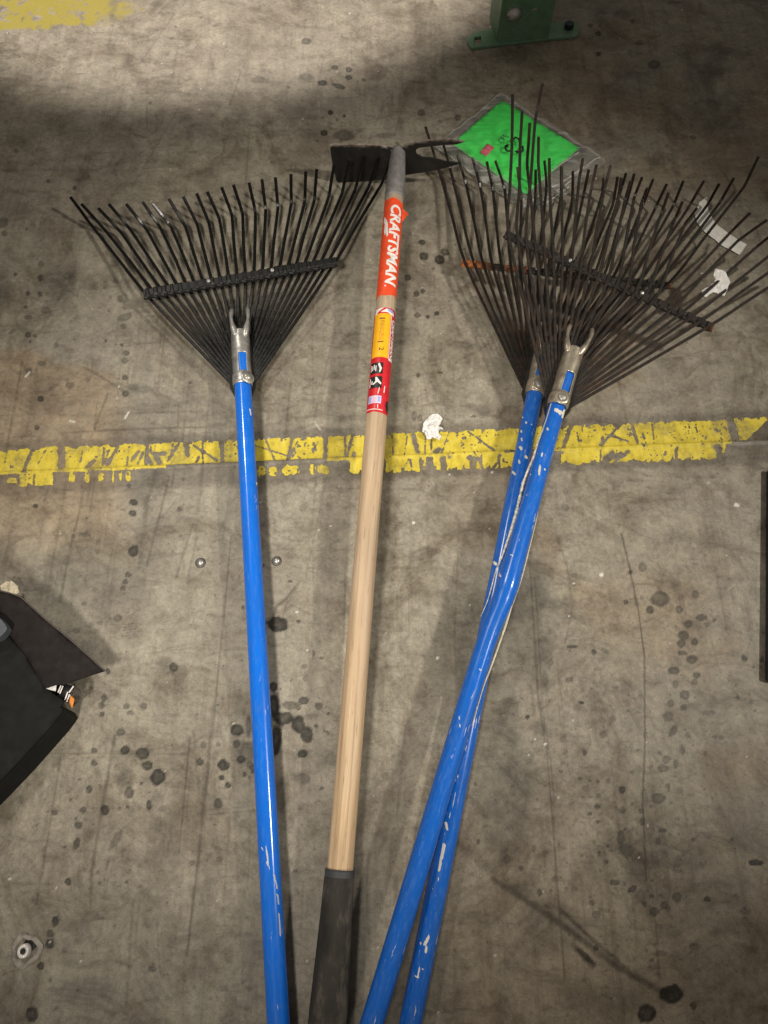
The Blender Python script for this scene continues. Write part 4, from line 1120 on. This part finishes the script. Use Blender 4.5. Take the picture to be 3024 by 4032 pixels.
# ------------------------------------------------------------------ green card in a clear bag
zb = zt(1700, 300, .482)
def fl2(tf, pts, h=0.0):
    return [tuple(G(*tf(*p), h).xy) for p in pts]
def nz(x, y, s, seed): return float(fbm(np.array([x * s + 40]), np.array([y * s + 40]), seed, 3)[0]) - .5
card = fl2(zb, [(585,205),(1200,585),(1198,600),(775,962),(760,965),(168,560),(175,545),(560,210)], .003)
V, Fc = plate(card, lambda x, y: (x, y, .004 + .0016 * nz(x, y, 16, 5)), Vector((0, 0, .0012)), spacing=.012)
t = NT('neon_green_card')
n = t.noise(26, 5, .6)
t.set(t.ramp(n, [(.3, (.050, .82, .105)), (.7, (.070, .90, .150))]), .6, 0, .3)
cd = mesh_obj('card', V, Fc, t.m); fix_normals(cd)
tag(cd, 'bright neon green card sealed inside the clear plastic bag', 'card')
pk = fl2(zb, [(455,548),(512,580),(445,652),(393,618)], .006)
V, Fc = plate(pk, lambda x, y: (x, y, .0056 + .0016 * nz(x, y, 16, 5)), Vector((0, 0, .0004)), spacing=.01)
PINK = paper_print('pink_sticker', (.95, .15, .24), .12)
fix_normals(mesh_obj('pink_sticker', V, Fc, PINK, cd))
V, Fc = plate(fl2(zb, [(447,593),(452,588),(480,607),(474,613)], .006), lambda x, y: (x, y, .0061 + .0016 * nz(x, y, 16, 5)))
mesh_obj('sticker_fold', V, Fc, paper_print('dull_pink', (.50, .20, .14)), cd)

bagpx = [(560,128),(700,215),(845,325),(1000,400),(1200,540),(1385,650),(1425,700),(1340,770),(1250,850),(1100,965),(985,1040),(900,1100),(820,1060),(750,1085),(640,1020),(540,950),(430,880),(310,790),(200,700),(95,620),(15,570),(100,500),(220,415),(350,315),(480,215)]
bag2 = fl2(zb, bagpx, .004)
cen = Vector((sum(p[0] for p in bag2) / len(bag2), sum(p[1] for p in bag2) / len(bag2)))
def bagz(x, y):
    d = min(math.hypot(x - p[0], y - p[1]) for p in bag2)
    k = min(1, d / .05)
    w = abs(nz(x, y, 30, 61)) * .020 + .010 * abs(nz(x * 1.7 + y, y - x, 48, 63))
    return .0030 + k * .0055 + w * (.15 + .45 * k) + .004 * max(0, nz(x, y, 9, 66)) * k
V, Fc = plate(bag2, lambda x, y: (x, y, bagz(x, y)), spacing=.0045)
t = NT('clear_polythene')
t.t.nodes.remove(t.b)
tr = t.n('ShaderNodeBsdfTransparent')
tr.inputs[0].default_value = (.97, .98, .97, 1)
gl = t.n('ShaderNodeBsdfGlossy'); gl.inputs['Roughness'].default_value = .09
df = t.n('ShaderNodeBsdfTranslucent'); df.inputs[0].default_value = (.75, .74, .72, 1)
d2 = t.n('ShaderNodeBsdfDiffuse'); d2.inputs[0].default_value = (.70, .69, .67, 1)
fz = t.n('ShaderNodeFresnel'); fz.inputs[0].default_value = 1.38
bp = t.n('ShaderNodeBump'); bp.inputs['Strength'].default_value = .9; bp.inputs['Distance'].default_value = .004
wr = t.noise(1, 5, .6, vec=t.mapped((6, 60, 1), rot=(0, 0, .62)), dist=1.0)
t.l(wr, bp.inputs['Height'])
for q in (gl, fz): t.l(bp.outputs[0], q.inputs['Normal'])
m1 = t.n('ShaderNodeMixShader'); m2 = t.n('ShaderNodeMixShader')
milk = t.math('ADD', .02, t.math('MULTIPLY', t.math('ADD', .28, t.ramp(wr, [(.50, 0.0), (.72, 1.0)])), t.math('ADD', .05, t.math('MULTIPLY', t.attr('margin'), .46))))
t.l(milk, m1.inputs[0]); t.l(tr.outputs[0], m1.inputs[1]); t.l(d2.outputs[0], m1.inputs[2])
t.l(t.math('MULTIPLY', fz.outputs[0], t.math('ADD', .45, t.math('MULTIPLY', t.attr('margin'), 1.0))), m2.inputs[0]); t.l(m1.outputs[0], m2.inputs[1]); t.l(gl.outputs[0], m2.inputs[2])
t.l(m2.outputs[0], t.out.inputs[0])
bag = mesh_obj('plastic_bag', V, Fc, t.m)
cxy = Vector((sum(p[0] for p in card) / len(card), sum(p[1] for p in card) / len(card)))
add_attr(bag, 'margin', [0.0 if pip(p.x, p.y, card) else 1.0 for p in V])
tag(bag, 'clear zip-lock plastic bag with a black recycling triangle, lying under the tall rusty tines', 'plastic bag')
FILM = NT('milky_seam_glint')
FILM.set((.70, .68, .65), .35, 0, .5)
FILM.l(FILM.ramp(FILM.noise(90, 5, .7), [(.35, .15), (.6, .85)]), FILM.b.inputs['Alpha'])
FILM2 = NT('clear_seam_glint')
FILM2.set((.62, .60, .57), .3, 0, .5)
FILM2.b.inputs['Alpha'].default_value = .32
def ribbon_on_bag(name, pts, w, mat, lift=.0008):
    P = []
    q = [Vector(p) for p in fl2(zb, pts, .006)]
    for a, b in zip(q[:-1], q[1:]):
        k = max(2, int((b - a).length / .004))
        P += [a.lerp(b, i / k) for i in range(k)]
    P.append(q[-1])
    V, Fc = [], []
    for i, p in enumerate(P):
        d = (P[min(i + 1, len(P) - 1)] - P[max(i - 1, 0)]).normalized()
        n = Vector((-d.y, d.x))
        ww = w(i / (len(P) - 1)) if callable(w) else w
        for s in (-1, 1):
            e = p + n * (s * ww)
            V.append((e.x, e.y, bagz(p.x, p.y) + lift))
    for i in range(len(P) - 1): Fc.append((2 * i, 2 * i + 1, 2 * i + 3, 2 * i + 2))
    return mesh_obj(name, V, Fc, mat, bag)
for pts, w in (([(752,1058),(900,965),(1100,850),(1250,740),(1378,660)], .0016), ([(770,1095),(930,1000),(1090,895),(1150,850)], .0010), ([(960,800),(1140,672),(1200,628)], .0010), ([(905,1050),(1010,985),(1120,905)], .0013), ([(1180,800),(1290,730)], .0009), ([(700,1040),(760,1000)], .0009), ([(330,690),(470,790),(600,880)], .0007)):
    ribbon_on_bag('zip_seam_glint', pts, w, FILM.m)  # zip lines, plus pale ribbons painted as glints on the film
for pts, w in (([(28,575),(200,690),(430,860),(640,1005)], .0013), ([(560,140),(845,335),(1200,550),(1370,655)], .0013), ([(105,505),(350,322),(555,140)], .0013)):
    ribbon_on_bag('side_seam_glint', pts, w, FILM2.m)  # side seams drawn pale as a painted edge highlight
c0 = (668, 590)
def arrow_pts(a0, a1, r):
    return [(c0[0] + math.cos(math.radians(a)) * r(a) * 1.0, c0[1] + math.sin(math.radians(a)) * r(a) * .95) for a in np.linspace(a0, a1, 9)]
for pts in ([(640,560),(655,538),(680,522),(705,530),(718,565),(724,585)], [(738,590),(742,625),(725,642),(690,640),(672,636)], [(648,630),(615,632),(596,612),(605,592),(630,575)]):
    o = ribbon_on_bag('recycling_arrow', pts, lambda q: .0021 if q < .72 else .0045 * max(.05, (1 - q) / .28), BLACKP, .0012)
def flat_text(text, p0, p1, height, mat, parent, z_of, name='lettering', bold=.0):
    cu = bpy.data.curves.new('letters', 'FONT'); cu.body = text; cu.offset = bold
    ob = bpy.data.objects.new('letters', cu); COL.objects.link(ob)
    me = bpy.data.meshes.new_from_object(ob.evaluated_get(bpy.context.evaluated_depsgraph_get()))
    bpy.data.objects.remove(ob); bpy.data.curves.remove(cu)
    x1 = max(v.co.x for v in me.vertices); y1 = max(v.co.y for v in me.vertices)
    p0, p1 = Vector(p0), Vector(p1)
    ex = (p1 - p0) / x1
    ey = Vector((-ex.y, ex.x)).normalized() * (height / y1)
    for v in me.vertices:
        q = p0 + ex * v.co.x + ey * v.co.y
        v.co = (q.x, q.y, z_of(q.x, q.y))
    return link_mesh(name, me, mat, parent)
a, b = fl2(zb, [(570,575),(628,512)], .006)
flat_text('CPE', a, b, .012, simple('grey_print', (.05, .16, .06), .5), bag, lambda x, y: bagz(x, y) + .0012)

# ------------------------------------------------------------------ paper scraps
t = NT('white_tissue')
n = t.noise(140, 4, .6)
t.set(t.ramp(n, [(.3, (.60, .585, .57)), (.7, (.80, .785, .77))]), .85, 0, .2); t.bump(n, .4, .001)
PAPER = t.m
t = NT('grey_tape')
n = t.noise(120, 4, .6)
t.set(t.ramp(n, [(.3, (.68, .67, .62)), (.7, (.82, .81, .77))]), .7, 0, .3)
TAPE = t.m
def scrap(name, tf, pts, h, amp, mat, label, cat, seed, spacing=.0028, curl=0.0, group=None):
    P2 = fl2(tf, pts, h)
    cx = sum(p[0] for p in P2) / len(P2); cy = sum(p[1] for p in P2) / len(P2)
    def zf(x, y):
        r = math.hypot(x - cx, y - cy)
        return (x, y, h + amp * (abs(nz(x, y, 75, seed)) * 3.4 + .6 * abs(nz(x + y, x - y, 140, seed + 3))) + curl * r * r)
    V, Fc = plate(P2, zf, spacing=spacing)
    o = mesh_obj(name, V, Fc, mat, smooth=False)
    solidify(o, .0004)
    return tag(o, label, cat, group)
z = zt(2500, 700, .3158)
scrap('paper_strip', z, [(893,238),(905,370),(925,430),(990,545),(1040,600),(1160,690),(1280,770),(1392,832),(1345,905),(1300,962),(1205,910),(1060,835),(1000,775),(935,730),(850,660),(775,560),(748,480),(745,430),(790,340),(800,310)], .0015, .0008, TAPE,
      'curved pale paper strip lying on the floor beneath the right rake tines', 'paper strip', 3, .004)
scrap('paper_scrap', z, [(1000,1140),(1070,1150),(1130,1180),(1150,1230),(1190,1300),(1165,1345),(1150,1400),(1115,1477),(1040,1450),(975,1430),(930,1455),(885,1492),(845,1478),(828,1415),(900,1370),(980,1320),(1005,1270),(978,1215)], .065, .0022, PAPER,
      'torn white paper scrap resting on top of the right rake tines', 'paper scrap', 8, .0028)
z = zt(1500, 950, .422)
scrap('paper_scrap', z, [(470,1622),(510,1615),(545,1628),(575,1668),(555,1710),(528,1735),(580,1765),(570,1780),(540,1775),(535,1795),(562,1830),(540,1867),(510,1850),(480,1840),(455,1852),(430,1850),(385,1780),(395,1708),(420,1670)], .004, .0085, PAPER,
      'crumpled white paper scrap lying against the yellow floor line', 'paper scrap', 15, .0024)
z = zt(0, 2200, .4522)
scrap('paper_scrap', z, [(5,235),(60,200),(120,205),(165,245),(180,300),(150,330),(80,320),(20,290)], .010, .007, simple('cream_paper', (.52, .46, .34), .9), 'cream paper scrap beside the dark cardboard flap', 'paper scrap', 21, .004)

# ------------------------------------------------------------------ dark cardboard box with a raised flap
BOX = simple('black_cardboard', (.011, .0115, .0105), .75, 0, .25, 50, .2)
FLAP = simple('maroon_cardboard', (.012, .0085, .0082), .8, 0, .2, 60, .3)
hb = .045
def bx(x, y, h): return G(x * .4522, 2200 + y * .4522, h)
rb = empty('cardboard_box', G(-60, 2850, 0), 'black cardboard box with a maroon flap and wrappers poking from its open corner', 'box')
top = [bx(-500, 300, hb), bx(-60, 530, hb), bx(70, 650, hb), bx(232, 850, hb), bx(390, 1130, hb), bx(480, 1188, hb), bx(560, 1240, hb), *[bx(x_, y_, 0) + Vector((-.004, .004, hb)) for x_, y_ in ((650, 1350), (672, 1392), (600, 1490), (300, 1830), (0, 2142), (-340, 2480))], bx(-1300, 1700, hb)]
cx, cy = sum(p.x for p in top) / len(top), sum(p.y for p in top) / len(top)
bot = [Vector((p.x + .004, p.y - .004, .001)) for p in top]
# top panel (slightly sunk) and the walls
n = len(top)
V, Fc = plate([(p.x, p.y) for p in top], lambda x, y: (x, y, hb + .004 * nz(x, y, 6, 70)), Vector((0, 0, .003)), spacing=.02)
fix_normals(mesh_obj('top_panel', V, Fc, BOX, rb))
V = [p - Vector((0, 0, .0045)) for p in top] + bot
Fc = [(i, (i + 1) % n, n + (i + 1) % n, n + i) for i in range(n) if i not in (4, 5, 6)]
o = mesh_obj('side_wall', V, Fc, BOX, rb, smooth=False); solidify(o, .003)
hf = [.047, .047, .047, .047, .046, .044, .040, .038, .05, .058, .06, .06]
fp = [(-60,530),(70,650),(232,850),(390,1128),(490,1096),(560,1093),(720,1038),(912,976),(660,745),(400,530),(180,335),(0,278)]
F3 = [bx(x, y, h) for (x, y), h in zip(fp, hf)]
f2 = [(p.x, p.y) for p in F3]
def flapz(x, y):
    ws = [(1 / ((x - p.x) ** 2 + (y - p.y) ** 2 + 1e-5) ** 1.5, p.z) for p in F3]
    return (x, y, sum(a * b for a, b in ws) / sum(a for a, _ in ws) + .002 * nz(x, y, 10, 71))
V, Fc = plate(f2, flapz, Vector((0, 0, .0025)), spacing=.012)
fl = mesh_obj('flap', V, Fc, FLAP, rb); fix_normals(fl)
# worn pale edge of the flap
ep = [bx(x, y, h + .001) for (x, y), h in zip([(912,976),(660,745),(400,530),(250,395),(180,335),(100,305),(0,278)], [.038,.05,.058,.059,.06,.06,.06])]
V, Fc = sweep(catmull(ep, 6), .0011, 6)
mesh_obj('flap_edge', V, Fc, simple('worn_card_edge', (.07, .058, .05), .8), fl)
# things inside the open corner
WR = simple('printed_wrapper', (.014, .014, .015), .3, 0, .3, 60)
wr_o = empty('snack_wrapper', bx(560, 1180, .07), 'black printed wrapper with white lines in the open box corner', 'wrapper')
V, Fc = plate([(p.x, p.y) for p in (bx(488,1098,.036), bx(570,1090,.036), bx(640,1110,.036), bx(610,1200,.036), bx(590,1255,.036), bx(530,1225,.036), bx(490,1190,.036))], lambda x, y: (x, y, .034 + .004 * nz(x, y, 40, 72)), Vector((0, 0, .002)), spacing=.006)
fix_normals(mesh_obj('body', V, Fc, WR, wr_o))
bars = []
for x0, y0, x1, y1 in ((505,1165,530,1105),(520,1175,548,1108),(565,1230,590,1160),(580,1245,606,1180),(600,1165,640,1110)):
    a, b = bx(x0, y0, .0375), bx(x1, y1, .0375)
    d = (b - a).normalized(); nn = Vector((-d.y, d.x, 0)) * .0009
    bars.append(([a - nn, b - nn, b + nn, a + nn], [(0, 1, 2, 3)]))
V, Fc = join(*bars); mesh_obj('print', V, Fc, WHITEP, wr_o, smooth=False)
V, Fc = plate([(p.x, p.y) for p in (bx(390,1130,.043), bx(490,1096,.043), bx(482,1152,.043))], lambda x, y: (x, y, .042), Vector((0, 0, .0006)))
o = mesh_obj('paper_corner', V, Fc, PAPER, None, smooth=False); fix_normals(o); tag(o, 'white paper corner sticking out below the maroon flap', 'paper')
# clear curled packaging with an orange edge
V, Fc = [], []
for i in range(9):
    q = i / 8
    for j in range(7):
        w = j / 6
        a = bx(600 + 45 * w + 65 * math.sin(q * math.pi) * (1), 1250 - 190 * q + 30 * w, .012 + .028 * math.sin(q * math.pi) * (1 - .4 * w))
        V.append(a)
for i in range(8):
    for j in range(6):
        k = i * 7 + j
        Fc.append((k, k + 1, k + 8, k + 7))
t = NT('smoky_film')
t.set((.10, .085, .07), .12, 0, .8); t.b.inputs['Alpha'].default_value = .55
cf = mesh_obj('plastic_film', V, Fc, t.m); solidify(cf, .0005)
tag(cf, 'smoky clear plastic film with an orange edge curling from the box', 'packaging')
V, Fc = plate([(p.x, p.y) for p in (bx(612,1185,.042), bx(650,1225,.042), bx(640,1262,.042), bx(630,1305,.042), bx(606,1255,.042))], lambda x, y: (x, y, .043), Vector((0, 0, .0008)), spacing=.004)
fix_normals(mesh_obj('orange_edge', V, Fc, simple('orange_print', (.75, .25, .04), .35), cf))
# pale rounded thing on the box top
V, Fc = plate([(p.x, p.y) for p in (bx(-160,430,.062), bx(0,515,.062), bx(50,570,.062), bx(68,605,.062), bx(50,640,.062), bx(0,692,.062), bx(-160,760,.062))], lambda x, y: (x, y, .064 + .002 * nz(x, y, 12, 75)), Vector((0, 0, .016)), spacing=.012)
o = mesh_obj('plastic_tray', V, Fc, simple('grey_plastic', (.085, .098, .112), .4), None, smooth=False); fix_normals(o)
mb = o.modifiers.new('bevel', 'BEVEL'); mb.width = .004; mb.segments = 3; mb.limit_method = 'ANGLE'
tag(o, 'rounded grey plastic tray corner resting on the black cardboard box', 'tray')

# ------------------------------------------------------------------ dark bin at the far side
e0, e1 = G(3015, 1856, .0) + Vector((0, 0, .012)), G(3009, 2682, .0) + Vector((0, 0, .012))
dv = (e1 - e0).normalized(); ov_ = Vector((-dv.y, dv.x, 0)); ov_ = ov_ if ov_.x > 0 else -ov_
bm = bmesh.new()
q = [e0, e1, e1 + ov_ * .3, e0 + ov_ * .3]
vt = [bm.verts.new(p) for p in q]; vb = [bm.verts.new((p.x, p.y, .0005)) for p in q]
bm.faces.new(vt); bm.faces.new(vb[::-1])
for i in range(4): bm.faces.new((vt[i], vb[i], vb[(i + 1) % 4], vt[(i + 1) % 4]))
bmesh.ops.recalc_face_normals(bm, faces=bm.faces)
bmesh.ops.bevel(bm, geom=bm.edges[:], offset=.003, segments=3, affect='EDGES', profile=.5)
rbx = bm_obj('storage_case', bm, simple('navy_plastic', (.020, .021, .035), .45, 0, .3, 70))
tag(rbx, 'flat dark navy case with a straight edge on the floor beyond the rakes', 'case')

# ------------------------------------------------------------------ green pallet rack foot and post
zg = zt(1700, 0, .4219)
GREEN = NT('green_rack_paint')
n = GREEN.noise(45, 6, .65)
c = GREEN.ramp(n, [(.3, (.10, .19, .115)), (.55, (.14, .25, .155)), (.78, (.19, .31, .205))])
c = GREEN.mix(GREEN.ramp(GREEN.noise(160, 5, .7), [(.64, 0.0), (.72, .7)]), c, (.20, .19, .15))
GREEN.set(c, .45, 0, .45); GREEN.bump(n, .15, .001)
GREEN = GREEN.m
rp = empty('rack_post', G(*zg(850, 330), 0), 'green steel pallet rack post bolted to the floor by its foot plate', 'rack post')
fpx = [(333,352),(350,330),(430,292),(600,262),(1085,215),(1335,193),(1362,205),(1372,235),(1366,318),(1345,338),(1085,362),(640,412),(372,448),(350,420),(335,385)]
foot = fl2(zg, fpx, .006)
hole = fl2(zg, [(398,345),(462,338),(462,408),(400,416)], .006)
V, Fc = plate(foot, lambda x, y: (x, y, .0062), Vector((0, 0, .0055)), holes=[hole])
o = mesh_obj('foot_plate', V, Fc, GREEN, rp, smooth=False); fix_normals(o)
mb = o.modifiers.new('bevel', 'BEVEL'); mb.width = .0009; mb.segments = 2; mb.limit_method = 'ANGLE'
b0, b1 = G(*zg(612, 400), .006), G(*zg(1085, 352), .006)
pd = (b1 - b0); pd.z = 0; pw = pd.length; pd.normalize()
pn = Vector((pd.y, -pd.x, 0)); pn = pn if pn.y < 0 else -pn
def pz(pts):
    out = []
    for p in pts:
        qq = on_plane(*zg(*p), b0, pn)
        out.append(((qq - b0).dot(pd), qq.z))
    return out
slot = pz([(715,322),(735,338),(752,336),(862,222),(838,220),(820,232)])
slot2 = pz([(922,104),(940,85),(970,73),(988,88),(982,100),(955,98)])
PT = 1.9
front = [(0, .0065), (pw, .0065), (pw, PT), (0, PT)]
V, Fc = plate(front, lambda x, y: b0 + pd * x + Vector((0, 0, y - b0.z)), pn * .0025, holes=[slot, slot2])
o = mesh_obj('front_web', V, Fc, GREEN, rp, smooth=False); fix_normals(o)
for x in (0, pw):
    V = []
    for k, zz_ in ((0, .0065), (1, PT)):
        for off in (0, .075): V.append(b0 + pd * x - pn * (off + .0026) + Vector((0, 0, zz_ - b0.z)))
    o = mesh_obj('side_flange', V, [(0, 1, 3, 2)], GREEN, rp, smooth=False); solidify(o, .0025)
bc = on_plane(*zg(765, 122), b0, pn)
V, Fc = disc(bc, pn, .0145, .010, 28, 1.0); mesh_obj('bolt', V, Fc, zinc('shiny_bolt', (.60, .58, .55), .3), rp)
V, Fc = disc(bc, pn, .0175, .002, 28, 0); mesh_obj('washer', V, Fc, GREEN, rp)
# embossed ridge and dent in the web
V, Fc = sweep(catmull([on_plane(*zg(*p), b0, pn) for p in [(700,205),(760,210),(830,190),(880,150),(925,108)]], 6), .0028, 8)
mesh_obj('pressed_rib', V, Fc, GREEN, rp)
ab = G(*zg(1278, 258), .0065)
bm = bmesh.new()
bmesh.ops.create_cone(bm, cap_ends=True, segments=6, radius1=.0105, radius2=.0100, depth=.010)
bmesh.ops.translate(bm, verts=bm.verts, vec=ab + Vector((0, 0, .005)))
bmesh.ops.bevel(bm, geom=bm.edges[:], offset=.0008, segments=2, affect='EDGES')
bm_obj('anchor_bolt', bm, simple('blackened_bolt', (.05, .052, .07), .4, .7), rp)

# ------------------------------------------------------------------ anchor studs in the floor
def stud(u, v, r, label, ringed):
    p = G(u, v, 0)
    root = empty('anchor_stud', p, label, 'anchor stud', 'anchor studs in the floor')
    if ringed:
        V, Fc = [], []
        N = 40
        for rr, hh in ((r * 2.3, .0008), (r * 1.9, .0035), (r * 1.6, .0022), (r * 1.35, -.002)):
            for k in range(N):
                an = 2 * math.pi * k / N
                w = 1 + .10 * math.sin(an * 3 + 1) + .05 * math.sin(an * 7)
                V.append((p.x + math.cos(an) * rr * w, p.y + math.sin(an) * rr * w, hh + .0006 * math.sin(an * 5)))
        for i in range(3):
            for k in range(N):
                a, b = i * N + k, i * N + (k + 1) % N
                Fc.append((a, b, b + N, a + N))
        mesh_obj('grout_collar', V, Fc, simple('chipped_grout', (.34, .31, .27), .9, 0, .5, 130), root)
        V, Fc = disc(Vector((p.x + r * .5, p.y + r * .75, .0012)), Vector((0, 0, 1)), r * .95, .0006, 20, 0)
        mesh_obj('dark_pit', V, Fc, DARKSTEEL, root)
        V, Fc = [], []
        for rr, hh in ((r * 1.0, .001), (r * 1.0, .009), (r * .86, .0105), (r * .45, .0095), (r * .38, .004)):
            for k in range(N):
                an = 2 * math.pi * k / N
                V.append((p.x + math.cos(an) * rr * .88, p.y + math.sin(an) * rr, hh))
        for i in range(4):
            for k in range(N):
                a, b = i * N + k, i * N + (k + 1) % N
                Fc.append((a, b, b + N, a + N))
        Fc.append(tuple(range(4 * N, 5 * N)))
        mesh_obj('sleeve', V, Fc, simple('bright_sleeve', (.78, .76, .72), .35, .2, .15, 200), root)
        V, Fc = disc(Vector((p.x, p.y, .0095)), Vector((0, 0, 1)), r * .40, .0008, 20, 0)
        mesh_obj('bore', V, Fc, DARKSTEEL, root)
    else:
        V, Fc = disc(Vector((p.x, p.y, .0004)), Vector((0, 0, 1)), r * 1.55, .0016, 28, 0)
        mesh_obj('washer', V, Fc, simple('dull_washer', (.11, .10, .09), .5, .6), root)
        V, Fc = disc(Vector((p.x, p.y, .001)), Vector((-.1, -.15, 1)), r, .0026, 24, 1.0)
        mesh_obj('bolt_head', V, Fc, ZINC, root)
stud(790, 2217, .0050, 'domed steel stud in the floor just left of the cleanest blue handle', False)
stud(1090, 2210, .0048, 'domed steel stud in the floor between blue handle and wooden handle', False)
stud(103, 3742, .0082, 'bright hollow anchor sleeve in a chipped concrete pit near oil drips', True)

# ------------------------------------------------------------------ light
w = bpy.data.worlds.new('World'); SC.world = w; w.use_nodes = True
bg = w.node_tree.nodes['Background']
bg.inputs[0].default_value = (1.0, .90, .76, 1)
bg.inputs[1].default_value = .15
def lamp(name, typ, loc, target, energy, color, **kw):
    l = bpy.data.lights.new(name, typ)
    l.energy, l.color = energy, color
    for k, v in kw.items(): setattr(l, k, v)
    o = bpy.data.objects.new(name, l); COL.objects.link(o)
    o.location = loc
    o.rotation_euler = (Vector(target) - Vector(loc)).to_track_quat('-Z', 'Y').to_euler()
    return o
WARM = (1.0, .93, .82)
lamp('ceiling_lamp', 'SPOT', (-.85, -1.4, 2.9), (-.12, .50, 0), 480, WARM, spot_size=math.radians(21.5), spot_blend=.8, shadow_soft_size=.24)
lamp('aisle_lamp', 'SPOT', (2.2, .35, 2.2), (-.02, .62, 0), 250, WARM, spot_size=math.radians(34), spot_blend=.8, shadow_soft_size=.08)
lamp('far_lamp', 'SPOT', (-1.25, 1.9, 2.7), (-.1, .18, 0), 130, WARM, spot_size=math.radians(30), spot_blend=.9, shadow_soft_size=.14)
lamp('rack_lamp', 'SPOT', (-.62, 2.65, 2.8), (-.45, 2.30, 0), 620, (1.0, .90, .80), spot_size=math.radians(37), spot_blend=.22, shadow_soft_size=.06)

SC.render.engine = 'CYCLES'
SC.cycles.use_denoising = True
SC.cycles.max_bounces = 6
SC.cycles.transparent_max_bounces = 12
SC.view_settings.view_transform = 'Standard'
SC.view_settings.look = 'None'
SC.view_settings.exposure = 0
SC.view_settings.gamma = 1
SC.view_settings.use_curve_mapping = False
